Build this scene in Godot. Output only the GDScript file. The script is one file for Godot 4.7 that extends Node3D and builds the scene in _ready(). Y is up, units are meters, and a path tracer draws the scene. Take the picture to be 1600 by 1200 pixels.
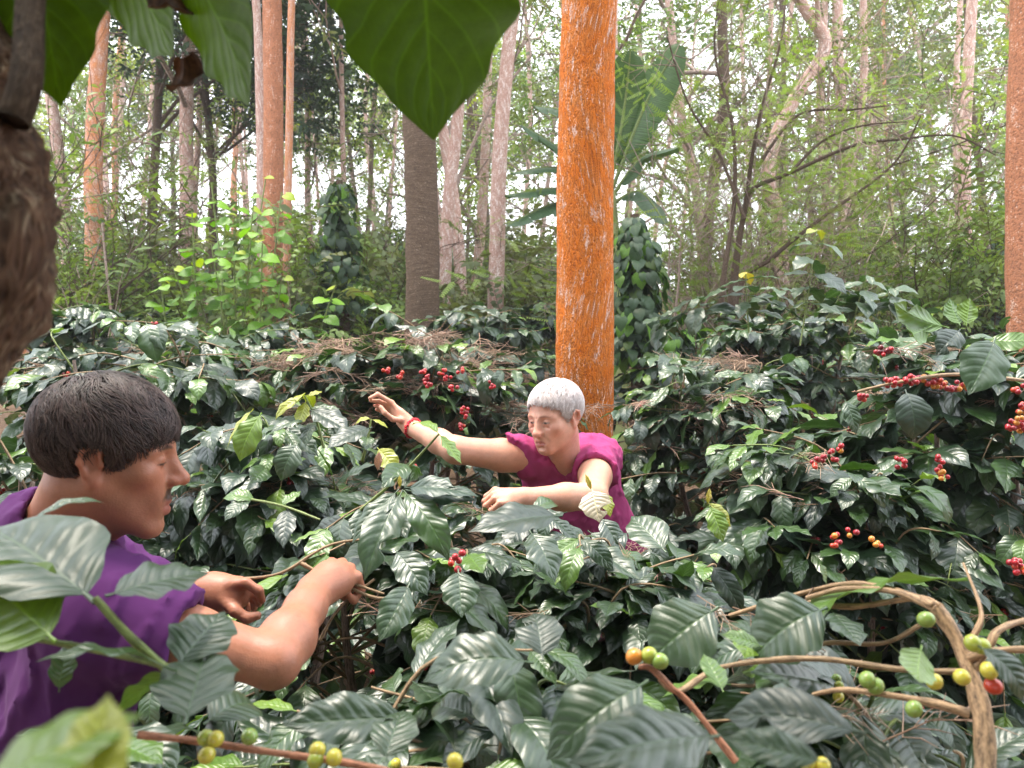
extends Node3D
# Two people picking coffee under shade trees. Pixels of the 1600x1200 photograph give directions, depths are metres from the lens.

const FOCAL := 1202.0
const EYE := Vector3(0, 1.55, 0)
var look := Basis(Vector3.RIGHT, deg_to_rad(-4.0))
var rng := RandomNumberGenerator.new()
var noise := FastNoiseLite.new()
var M := {}
var taken := {}
var none: Callable

func _ready():
	# camera
	var cam := Camera3D.new()
	cam.name = "camera"
	cam.transform = Transform3D(look, EYE)
	cam.fov = rad_to_deg(2.0 * atan(600.0 / FOCAL))
	cam.near = 0.05
	cam.far = 400.0
	var lens := CameraAttributesPhysical.new()
	lens.frustum_focal_length = 5.7
	lens.exposure_aperture = 1.6
	lens.frustum_focus_distance = 1.9
	cam.attributes = lens
	add_child(cam)
	cam.fov = rad_to_deg(2.0 * atan(600.0 / FOCAL))
	cam.near = 0.05
	cam.far = 400.0
	# bright overcast sky
	var air := WorldEnvironment.new()
	air.name = "environment"
	var env := Environment.new()
	env.background_mode = Environment.BG_SKY
	var sky := Sky.new()
	var sm := ProceduralSkyMaterial.new()
	sm.sky_top_color = Color(0.93, 0.955, 1.0)
	sm.sky_horizon_color = Color(0.98, 0.985, 1.0)
	sm.sky_curve = 0.3
	sm.ground_bottom_color = Color(0.25, 0.22, 0.17)
	sm.ground_horizon_color = Color(0.5, 0.5, 0.45)
	sm.sky_energy_multiplier = 1.0
	sky.sky_material = sm
	env.sky = sky
	env.tonemap_mode = Environment.TONE_MAPPER_LINEAR
	env.tonemap_exposure = 5.0
	env.fog_enabled = true
	env.fog_density = 0.0022
	env.fog_light_color = Color(0.97, 0.97, 1.0)
	env.sdfgi_enabled = true
	env.ssao_enabled = true
	env.ssil_enabled = true
	air.environment = env
	add_child(air)
	# the sun behind thin cloud
	var sun := DirectionalLight3D.new()
	sun.name = "sun"
	sun.light_energy = 0.5
	sun.light_color = Color(1.0, 0.965, 0.91)
	sun.light_angular_distance = 14.0
	sun.shadow_enabled = true
	add_child(sun)
	sun.look_at_from_position(Vector3(-2.0, 9.0, -3.5), Vector3(0, 0, -2.5))

	rng.seed = 77
	noise.seed = 5
	noise.frequency = 1.0
	noise.fractal_octaves = 3
	make_materials()
	make_ground()
	print("materials ", Time.get_ticks_msec())
	make_people()
	print("people ", Time.get_ticks_msec())
	make_coffee()
	print("coffee ", Time.get_ticks_msec())
	make_forest()
	print("forest ", Time.get_ticks_msec())
	make_overhang()
	print("done ", Time.get_ticks_msec())

# ---------------------------------------------------------------- helpers
func P(px: float, py: float, d: float) -> Vector3:
	return EYE + look * Vector3((px - 800.0) / FOCAL * d, -(py - 600.0) / FOCAL * d, -d)

func project(p: Vector3) -> Vector3:
	var v := look.transposed() * (p - EYE)
	var d := maxf(-v.z, 0.02)
	return Vector3(800.0 + v.x / d * FOCAL, 600.0 - v.y / d * FOCAL, -v.z)

func ground_y(x: float, z: float) -> float:
	var d := -z
	var y := 0.085 * (maxf(0.0, d - 2.0) - 0.35 * maxf(0.0, d - 34.0))
	y += 0.05 * noise.get_noise_2d(x * 0.7, z * 0.7) + 0.02 * noise.get_noise_2d(x * 3.1, z * 3.1)
	return y

func numbered(called: String) -> String:
	var n: int = taken.get(called, 0)
	taken[called] = n + 1
	return called if n == 0 else "%s_%03d" % [called, n]

func thing(called: String, label: String, category: String, at: Vector3, group := "") -> Node3D:
	var o := Node3D.new()
	o.name = numbered(called)
	add_child(o)
	o.position = at
	tag(o, label, category, group)
	return o

func tag(o: Node3D, label: String, category: String, group := "", kind := ""):
	o.set_meta("label", label)
	if category: o.set_meta("category", category)
	if group: o.set_meta("group", group)
	if kind: o.set_meta("kind", kind)

# a part: its mesh is given in world metres and moved into the thing's own axes
func part(parent: Node3D, called: String, mesh: Mesh, mat: Material, in_world := true) -> MeshInstance3D:
	var o := MeshInstance3D.new()
	o.name = called
	o.mesh = mesh
	if mat: o.material_override = mat
	parent.add_child(o, true)
	if in_world and parent != self:
		o.transform = global_of(parent).affine_inverse()
	return o

func global_of(n: Node) -> Transform3D:
	var t := Transform3D()
	while n is Node3D and n != self:
		t = n.transform * t
		n = n.get_parent()
	return t

func place(parent: Node3D, called: String, mesh: Mesh, mat: Material, t: Transform3D) -> MeshInstance3D:
	var o := MeshInstance3D.new()
	o.name = called
	o.mesh = mesh
	o.material_override = mat
	parent.add_child(o, true)
	o.transform = global_of(parent).affine_inverse() * t
	return o

func many(parent: Node3D, called: String, mesh: Mesh, mat: Material, where: Array, colors: Array) -> MultiMeshInstance3D:
	var mm := MultiMesh.new()
	mm.transform_format = MultiMesh.TRANSFORM_3D
	mm.use_colors = true
	mm.mesh = mesh
	mm.instance_count = where.size()
	var back := global_of(parent).affine_inverse() if parent != self else Transform3D()
	for i in where.size():
		mm.set_instance_transform(i, back * where[i])
		mm.set_instance_color(i, colors[i])
	var o := MultiMeshInstance3D.new()
	o.name = called
	o.multimesh = mm
	o.material_override = mat
	parent.add_child(o, true)
	return o

func rf(a: float, b: float) -> float:
	return rng.randf_range(a, b)

func lin(r: float, g: float, b: float) -> Color:
	return Color(r, g, b).linear_to_srgb()

class MB:
	var v := PackedVector3Array()
	var n := PackedVector3Array()
	var uv := PackedVector2Array()
	var c := PackedColorArray()
	var ix := PackedInt32Array()
	func vert(p: Vector3, nn: Vector3, t: Vector2, col := Color.WHITE) -> int:
		v.append(p); n.append(nn); uv.append(t); c.append(col)
		return v.size() - 1
	func tri(a: int, b: int, d: int):
		if (v[b] - v[a]).cross(v[d] - v[a]).dot(n[a] + n[b] + n[d]) > 0.0:
			ix.append(a); ix.append(d); ix.append(b)
		else:
			ix.append(a); ix.append(b); ix.append(d)
	func quad(a: int, b: int, d: int, e: int):
		tri(a, b, d); tri(a, d, e)
	func smooth():
		for i in n.size(): n[i] = Vector3.ZERO
		for t in range(0, ix.size(), 3):
			var fn := (v[ix[t + 2]] - v[ix[t]]).cross(v[ix[t + 1]] - v[ix[t]])
			for k in 3: n[ix[t + k]] += fn
		for i in n.size(): n[i] = n[i].normalized() if n[i].length_squared() > 0.0 else Vector3.UP
	func mesh(into: ArrayMesh = null) -> ArrayMesh:
		var a := []
		a.resize(Mesh.ARRAY_MAX)
		a[Mesh.ARRAY_VERTEX] = v; a[Mesh.ARRAY_NORMAL] = n; a[Mesh.ARRAY_TEX_UV] = uv; a[Mesh.ARRAY_COLOR] = c; a[Mesh.ARRAY_INDEX] = ix
		var m := into if into else ArrayMesh.new()
		m.add_surface_from_arrays(Mesh.PRIMITIVE_TRIANGLES, a)
		return m
	func add(o: MB, t := Transform3D()):
		var first := v.size()
		for i in o.v.size():
			v.append(t * o.v[i]); n.append((t.basis * o.n[i]).normalized()); uv.append(o.uv[i]); c.append(o.c[i])
		for i in o.ix: ix.append(i + first)

# a round bar along points; uv.x runs once round, uv.y in metres; shape(theta, s) scales the radius
func tube(mb: MB, pts: PackedVector3Array, rad: PackedFloat32Array, sides := 6, col := Color.WHITE, shape := none, cap := true):
	var count := pts.size()
	var up := Vector3(0.21, 0.13, 0.97)
	var first := mb.v.size()
	var s := 0.0
	for i in count:
		var t := (pts[mini(i + 1, count - 1)] - pts[maxi(i - 1, 0)]).normalized()
		up = (up - t * up.dot(t))
		up = up.normalized() if up.length() > 0.01 else t.cross(Vector3.RIGHT).normalized()
		var side := t.cross(up)
		if i > 0: s += pts[i].distance_to(pts[i - 1])
		for j in sides + 1:
			var th := TAU * j / sides
			var out := up * cos(th) + side * sin(th)
			var r := rad[i]
			if shape.is_valid(): r *= shape.call(th, s)
			mb.vert(pts[i] + out * r, out, Vector2(float(j) / sides, s), col)
	for i in count - 1:
		for j in sides:
			var a := first + i * (sides + 1) + j
			mb.quad(a, a + 1, a + sides + 2, a + sides + 1)
	if cap:
		for e in [0, count - 1]:
			var m := mb.vert(pts[e], (pts[e] - pts[1 if e == 0 else e - 1]).normalized(), Vector2.ZERO, col)
			var ring: int = first + e * (sides + 1)
			for j in sides:
				mb.tri(m, ring + j, ring + j + 1)

func spline(ctrl: Array, per := 6) -> PackedVector3Array:
	var out := PackedVector3Array()
	for i in ctrl.size() - 1:
		var a: Vector3 = ctrl[maxi(i - 1, 0)]
		var b: Vector3 = ctrl[i]
		var c: Vector3 = ctrl[i + 1]
		var d: Vector3 = ctrl[mini(i + 2, ctrl.size() - 1)]
		for k in per:
			out.append(b.cubic_interpolate(c, a, d, float(k) / per))
	out.append(ctrl[-1])
	return out

func taper(count: int, a: float, b: float) -> PackedFloat32Array:
	var r := PackedFloat32Array()
	for i in count: r.append(lerpf(a, b, float(i) / maxi(count - 1, 1)))
	return r

# frame of a leaf: base at a point, z along the blade, y its upper face
func leaf_frame(at: Vector3, along: Vector3, up: Vector3, length: float, wide := 1.0) -> Transform3D:
	var z := along.normalized()
	var x := up.cross(z)
	x = x.normalized() if x.length() > 0.02 else z.cross(Vector3.RIGHT).normalized()
	return Transform3D(Basis(x * length * wide, z.cross(x) * length, z * length), at)

# ---------------------------------------------------------------- materials
func mat(color: Color, rough := 0.8, spec := 0.5) -> StandardMaterial3D:
	var m := StandardMaterial3D.new()
	m.albedo_color = color
	m.roughness = rough
	m.metallic_specular = spec
	return m

func picture(w: int, h: int, f: Callable) -> ImageTexture:
	var im := Image.create_empty(w, h, false, Image.FORMAT_RGB8)
	for y in h:
		for x in w:
			im.set_pixel(x, y, f.call((x + 0.5) / w, (y + 0.5) / h))
	return ImageTexture.create_from_image(im)

const VEINS := 8.0

# 0 between two side veins, 1 on one; v runs from -1 to 1 across the blade
func vein_at(u: float, v: float, count := VEINS) -> float:
	var s := (u - 0.2 * pow(absf(v), 1.3)) * count + (0.22 if v > 0.0 else 0.0)
	var f := absf(s - roundf(s))
	return f * 2.0    # 0 on the vein, 1 midway

func make_materials():
	var n2 := FastNoiseLite.new()
	n2.seed = 9
	n2.frequency = 1.0
	n2.fractal_octaves = 3
	# coffee leaf: paler midrib and side veins on the blade
	var leaf_color := picture(128, 256, func(a, b):
		var v: float = a * 2.0 - 1.0
		var side := 1.0 - smoothstep(0.0, 0.13, vein_at(b, v))
		var mid := 1.0 - smoothstep(0.012, 0.05, absf(v))
		var blot: float = n2.get_noise_2d(a * 6.0, b * 12.0) * 0.10 + n2.get_noise_2d(a * 30.0 + 9.0, b * 60.0) * 0.06
		var c := Color(0.60, 0.60, 0.58) * (1.0 + blot)
		c = c.lerp(Color(0.72, 0.76, 0.62), side * 0.30 * (1.0 - 0.5 * absf(v)))
		c = c.lerp(Color(1.0, 1.0, 0.72), mid * 0.8)
		return Color(c.r, c.g, c.b).linear_to_srgb())
	var leaf_bump := picture(128, 256, func(a, b):
		var v: float = a * 2.0 - 1.0
		var k := smoothstep(0.0, 0.75, vein_at(b, v)) * (1.0 - 0.55 * v * v)
		var mid := smoothstep(0.0, 0.10, absf(v))
		var g := clampf(0.15 + 0.75 * k * mid + 0.05 * n2.get_noise_2d(a * 26.0, b * 52.0), 0.0, 1.0)
		return Color(g, g, g))
	# mature tones, then fresh ones; linear base colours
	var tones := [
		[0.021, 0.046, 0.020], [0.026, 0.056, 0.023], [0.032, 0.068, 0.027], [0.017, 0.037, 0.020], [0.042, 0.090, 0.024],
		[0.085, 0.170, 0.022], [0.130, 0.230, 0.020], [0.300, 0.330, 0.020], [0.44, 0.36, 0.03], [0.33, 0.15, 0.09], [0.42, 0.36, 0.27], [0.025, 0.058, 0.034]]
	M.leaf = []
	for i in tones.size():
		var t: Array = tones[i]
		var m := mat(lin(minf(t[0] / 0.6, 1.0), minf(t[1] / 0.6, 1.0), minf(t[2] / 0.6, 1.0)), 0.36 + 0.025 * (i % 4), 0.70)
		m.albedo_texture = leaf_color
		m.heightmap_enabled = true
		m.heightmap_texture = leaf_bump
		m.heightmap_scale = 0.09
		m.backlight_enabled = true
		m.backlight = lin(0.42, 0.5, 0.12) if i < 5 else lin(0.5, 0.5, 0.2)
		m.resource_name = "coffee_leaf"
		M.leaf.append(m)
	M.tones = tones
	var lm: StandardMaterial3D = M.leaf[1].duplicate()
	lm.albedo_color = Color.WHITE
	lm.vertex_color_use_as_albedo = true
	M.leaf_many = lm
	# broad leaf of the tree overhead and of saplings
	var heart_color := picture(128, 256, func(a, b):
		var v: float = a * 2.0 - 1.0
		var s: float = (b - 0.42 * absf(v)) * 6.0 + (0.3 if v > 0.0 else 0.0)
		var f := absf(s - roundf(s))
		var side := (1.0 - smoothstep(0.015, 0.07, f))
		var mid := 1.0 - smoothstep(0.010, 0.030, absf(v))
		var s2: float = absf(v) * 14.0 + b * 3.0
		var fine := (1.0 - smoothstep(0.0, 0.14, absf(s2 - roundf(s2)))) * 0.12
		var blot: float = n2.get_noise_2d(a * 5.0 + 40.0, b * 8.0) * 0.18 + n2.get_noise_2d(a * 28.0 + 9.0, b * 50.0) * 0.08
		var c := Color(0.55, 0.55, 0.5) * (1.0 + blot)
		c = c.lerp(Color(0.9, 0.95, 0.75), clampf(side * 0.55 + fine + mid * 0.8, 0.0, 1.0))
		return Color(c.r, c.g, c.b).linear_to_srgb())
	var heart_bump := picture(128, 256, func(a, b):
		var v: float = a * 2.0 - 1.0
		var s: float = (b - 0.42 * absf(v)) * 6.0 + (0.3 if v > 0.0 else 0.0)
		var f := absf(s - roundf(s))
		var g := clampf(0.2 + 0.6 * smoothstep(0.0, 0.4, f) * smoothstep(0.0, 0.1, absf(v)) + 0.08 * n2.get_noise_2d(a * 26.0, b * 52.0), 0.0, 1.0)
		return Color(g, g, g))
	M.heart = []
	for t in [[0.058, 0.112, 0.008], [0.10, 0.22, 0.015], [0.17, 0.34, 0.02], [0.026, 0.062, 0.028], [0.035, 0.08, 0.03], [0.30, 0.38, 0.03]]:
		var m := mat(lin(minf(t[0] / 0.55, 1.0), minf(t[1] / 0.55, 1.0), t[2] / 0.55), 0.42, 0.5)
		m.albedo_texture = heart_color
		m.heightmap_enabled = true
		m.heightmap_texture = heart_bump
		m.heightmap_scale = 0.15
		m.backlight_enabled = true
		m.backlight = lin(0.75, 0.85, 0.25)
		M.heart.append(m)
	var hm: StandardMaterial3D = M.heart[3].duplicate()
	hm.albedo_color = Color.WHITE
	hm.vertex_color_use_as_albedo = true
	M.heart_many = hm
	# small leaves far away: plain colour per copy
	var fm := mat(Color.WHITE, 0.5, 0.45)
	fm.vertex_color_use_as_albedo = true
	fm.backlight_enabled = true
	fm.backlight = lin(0.85, 0.9, 0.4)
	M.far_leaf = fm
	var wood := picture(64, 128, func(a, b):
		var g: float = 0.62 + 0.55 * n2.get_noise_2d(a * 10.0, b * 5.0) + 0.35 * n2.get_noise_2d(a * 26.0, b * 24.0 + 5.0)
		g = clampf(g, 0.12, 1.0)
		return Color(g, g * (0.93 + 0.05 * g), g * (0.84 + 0.1 * g)).linear_to_srgb())
	M.twig = mat(lin(0.42, 0.29, 0.17), 0.7)
	M.twig.albedo_texture = wood
	M.twig.uv1_scale = Vector3(1, 8, 1)
	M.green_stem = mat(lin(0.24, 0.32, 0.09), 0.5)
	M.green_stem.albedo_texture = wood
	M.green_stem.uv1_scale = Vector3(1, 8, 1)
	M.grey_twig = mat(lin(0.42, 0.32, 0.275), 0.85)
	M.grey_twig.albedo_texture = wood
	M.grey_twig.uv1_scale = Vector3(1, 4, 1)
	var dry := mat(Color.WHITE, 0.75)
	dry.vertex_color_use_as_albedo = true
	M.dry = dry
	# bark: noise wraps round the trunk, streaks run along it
	M.orange = bark([Color(0.56, 0.135, 0.008), Color(0.50, 0.16, 0.03), Color(0.60, 0.40, 0.33), Color(0.16, 0.045, 0.012)], 0.21, 11, 512, 1024, 0.9)
	M.rust = bark([Color(0.33, 0.14, 0.075), Color(0.40, 0.16, 0.08), Color(0.50, 0.34, 0.27), Color(0.12, 0.06, 0.04)], 0.16, 12, 128, 512, 0.4)
	M.pink = bark([Color(0.42, 0.25, 0.20), Color(0.50, 0.34, 0.28), Color(0.72, 0.62, 0.57), Color(0.22, 0.12, 0.09)], 0.30, 13, 128, 512, 0.4)
	M.orange_pink = bark([Color(0.50, 0.20, 0.08), Color(0.44, 0.24, 0.17), Color(0.56, 0.42, 0.36), Color(0.22, 0.10, 0.06)], 0.24, 14, 128, 512, 0.4)
	M.brown = bark([Color(0.085, 0.055, 0.036), Color(0.13, 0.088, 0.058), Color(0.22, 0.165, 0.115), Color(0.03, 0.02, 0.014)], 0.14, 15, 256, 512, 0.8, 1.3)
	M.gnarl = bark([Color(0.065, 0.034, 0.020), Color(0.11, 0.062, 0.036), Color(0.20, 0.15, 0.10), Color(0.025, 0.014, 0.010)], 0.26, 16, 256, 512, 0.6, 1.6)
	M.berries = []
	for t in [[0.38, 0.012, 0.02], [0.26, 0.01, 0.018], [0.46, 0.045, 0.018], [0.13, 0.008, 0.014], [0.55, 0.22, 0.03], [0.30, 0.36, 0.05], [0.46, 0.42, 0.05], [0.20, 0.30, 0.06]]:
		var m := mat(lin(t[0], t[1], t[2]), 0.3, 0.55)
		m.subsurf_scatter_enabled = true
		m.subsurf_scatter_strength = 0.15
		M.berries.append(m)

# four colours: two of the bark, lichen, the cracks
func bark(cols: Array, lichen: float, sd: int, w: int, h: int, relief: float, along := 0.16) -> StandardMaterial3D:
	var f := FastNoiseLite.new()
	f.seed = sd
	f.frequency = 1.0
	f.fractal_octaves = 4
	var bump := Image.create_empty(w, h, false, Image.FORMAT_RGB8)
	var im := Image.create_empty(w, h, false, Image.FORMAT_RGB8)
	for y in h:
		# blend the two ends so that the pattern also closes along the trunk
		var b := float(y) / h
		var ya := sin(TAU * b)
		var yb := cos(TAU * b)
		for x in w:
			var th := TAU * x / w
			var cx := cos(th)
			var cz := sin(th)
			var k := along / 0.16
			var q := Vector3(cx * 3.2, ya * 4.0 * k, cz * 3.2 + yb * 4.0 * k)
			var big := f.get_noise_3dv(q * 0.42)
			var mid := f.get_noise_3d(cx * 7.0, ya * 2.2 * k, cz * 7.0 + yb * 2.2 * k)
			var crack := absf(f.get_noise_3d(cx * 15.0 + 7.0, ya * 3.2 * k, cz * 15.0 + yb * 3.2 * k))
			var fine := f.get_noise_3d(cx * 42.0 + 3.0, ya * 15.0, cz * 42.0 + yb * 15.0)
			var c: Color = cols[0].lerp(cols[1], clampf(0.5 + big * 1.1 + fine * 0.5, 0, 1))
			c = c.lerp(cols[2], smoothstep(0.42 - lichen, 0.62 - lichen, 0.5 * mid + 0.35 * big + 0.45 * fine + 0.05))
			c = c.lerp(cols[3], 0.75 * (1.0 - smoothstep(0.0, 0.10, crack)))
			c = c * (1.0 + 0.35 * fine)
			im.set_pixel(x, y, Color(clampf(c.r, 0, 1), clampf(c.g, 0, 1), clampf(c.b, 0, 1)).linear_to_srgb())
			var g := clampf(0.25 + 0.55 * smoothstep(0.0, 0.16, crack) + 0.3 * fine + 0.1 * mid, 0, 1)
			bump.set_pixel(x, y, Color(g, g, g))
	var m := mat(Color.WHITE, 0.9, 0.35)
	m.albedo_texture = ImageTexture.create_from_image(im)
	m.heightmap_enabled = true
	m.heightmap_texture = ImageTexture.create_from_image(bump)
	m.heightmap_scale = relief
	m.uv1_scale = Vector3(1, 0.8, 1)
	return m

# ---------------------------------------------------------------- ground
func make_ground():
	var mb := MB.new()
	var xs := []
	var zs := []
	for i in 61:
		var t := (i - 30) / 30.0
		xs.append(signf(t) * (absf(t) * 8.0 + pow(absf(t), 4.0) * 110.0))
	for i in 71:
		var t := i / 70.0
		zs.append(6.0 - t * 18.0 - pow(t, 4.0) * 150.0)
	for z in zs:
		for x in xs:
			mb.vert(Vector3(x, ground_y(x, z), z), Vector3.UP, Vector2(x, z))
	for i in zs.size() - 1:
		for j in xs.size() - 1:
			var a: int = i * xs.size() + j
			mb.quad(a, a + 1, a + xs.size() + 1, a + xs.size())
	mb.smooth()
	var n2 := FastNoiseLite.new()
	n2.seed = 21
	n2.frequency = 1.0
	n2.fractal_octaves = 4
	var m := mat(Color.WHITE, 0.95, 0.2)
	m.albedo_texture = picture(256, 256, func(a, b):
		var g: float = n2.get_noise_2d(a * 12.0, b * 12.0)
		var f: float = n2.get_noise_2d(a * 60.0 + 7.0, b * 60.0)
		var c := Color(0.10, 0.055, 0.035).lerp(Color(0.17, 0.11, 0.07), clampf(0.5 + g, 0, 1)).lerp(Color(0.26, 0.19, 0.12), smoothstep(0.15, 0.4, f))
		return c.linear_to_srgb())
	m.uv1_triplanar = true
	m.uv1_world_triplanar = true
	m.uv1_scale = Vector3(0.9, 0.9, 0.9)
	var o := part(self, "ground", mb.mesh(), m)
	tag(o, "brown soil of the plantation under the bushes", "", "", "structure")
	# fallen brown leaves on the soil
	var where := []
	var cols := []
	for i in 2600:
		var d := 0.4 + pow(rng.randf(), 1.6) * 12.0
		var x := rf(-0.9, 0.9) * d
		var up := Vector3(rf(-.5, .5), 1, rf(-.5, .5))
		var along := Vector3(rf(-1, 1), rf(-.15, .2), rf(-1, 1))
		where.append(leaf_frame(Vector3(x, ground_y(x, -d) + rf(0.005, 0.03), -d), along, up, rf(.06, .14)))
		var k := rf(0.5, 1.2)
		cols.append(Color(0.24 * k, 0.15 * k, 0.09 * k) if rng.randf() < 0.8 else Color(0.36 * k, 0.26 * k, 0.17 * k))
	var lm := leaf_mesh({"nu": 6, "nv": 2, "ratio": 0.22, "droop": 0.7, "fold": 0.5})
	tag(many(self, "leaf_litter", lm, M.dry, where, cols), "dry brown leaves scattered on the soil under the bushes", "litter", "", "stuff")

# ---------------------------------------------------------------- leaves
# one blade of unit length along z; o: nu, nv, ratio (half width), droop, fold, quilt, wave, shape, stalk, seed
func leaf_builder(o: Dictionary) -> MB:
	var nu: int = o.get("nu", 12)
	var nv: int = o.get("nv", 6)
	var ratio: float = o.get("ratio", 0.2)
	var droop: float = o.get("droop", 0.5)
	var fold: float = o.get("fold", 0.25)
	var quilt: float = o.get("quilt", 0.0)
	var wave: float = o.get("wave", 0.0)
	var twist: float = o.get("twist", 0.0)
	var shape: String = o.get("shape", "coffee")
	var stalk: float = o.get("stalk", 0.06)
	var ph: float = o.get("seed", 0.0)
	var bite: float = o.get("bite", 0.0)
	var mb := MB.new()
	var y := 0.0
	var z := stalk
	for i in nu + 1:
		var u := float(i) / nu
		var w := 0.0
		if shape == "coffee":
			w = pow(maxf(sin(PI * pow(u, 0.88)), 0.0), 0.85) * (1.0 - 0.45 * smoothstep(0.78, 0.98, u))
		elif shape == "round":
			w = pow(maxf(sin(PI * pow(u, 0.8)), 0.0), 0.6)
		elif shape == "heart":
			w = pow(maxf(sin(PI * pow(u * 0.97 + 0.03, 0.56)), 0.0), 0.8) * (1.0 - 0.25 * smoothstep(0.75, 1.0, u))
		else:
			w = pow(maxf(sin(PI * pow(u, 0.8)), 0.0), 0.8)
		w = maxf(w, 0.004) * ratio
		var a := droop * (u * 1.25 - 0.2)
		if i > 0:
			z += cos(a) / nu * (1.0 - stalk)
			y -= sin(a) / nu * (1.0 - stalk)
		var nrm := Vector3(0, cos(a), sin(a))
		for j in nv + 1:
			var v := 2.0 * j / nv - 1.0
			var av := absf(v)
			var ww := w * (1.0 + 0.07 * sin(u * 21.0 + ph * 3.0 + v * 2.0) * av)
			if bite > 0.0 and v > 0.0: ww *= 1.0 - bite * smoothstep(0.5, 0.6, u) * (1.0 - smoothstep(0.66, 0.74, u))
			var h := fold * av * w
			h -= fold * 0.75 * w * av * av
			if quilt > 0.0:
				h += quilt * sin(PI * clampf(vein_at(u, v), 0, 1) * 0.5) * av * (1.15 - av) * minf(w / ratio, 1.0)
			h += wave * av * av * sin(u * 19.0 + ph + (1.3 if v > 0.0 else 0.0)) * (w / ratio)
			var tw := twist * (u - 0.3)
			var p := Vector3(v * ww * cos(tw), y, z) + nrm * (h + v * ww * sin(tw))
			if shape == "heart": p.z -= 0.10 * av * av * (1.0 - smoothstep(0.0, 0.35, u))
			mb.vert(p, nrm, Vector2(v * 0.5 + 0.5, u))
	for i in nu:
		for j in nv:
			var b := i * (nv + 1) + j
			mb.quad(b, b + 1, b + nv + 2, b + nv + 1)
	mb.smooth()
	if stalk > 0.0:
		var st := MB.new()
		tube(st, PackedVector3Array([Vector3(0, 0, -0.02), Vector3(0, -0.004, stalk * 0.5), Vector3(0, 0, stalk + 0.03)]), PackedFloat32Array([0.013, 0.010, 0.008]), 4, Color.WHITE, none, false)
		for i in st.uv.size(): st.uv[i] = Vector2(0.5, 0.3)
		mb.add(st)
	return mb

func leaf_mesh(o: Dictionary) -> ArrayMesh:
	return leaf_builder(o).mesh()

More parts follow.
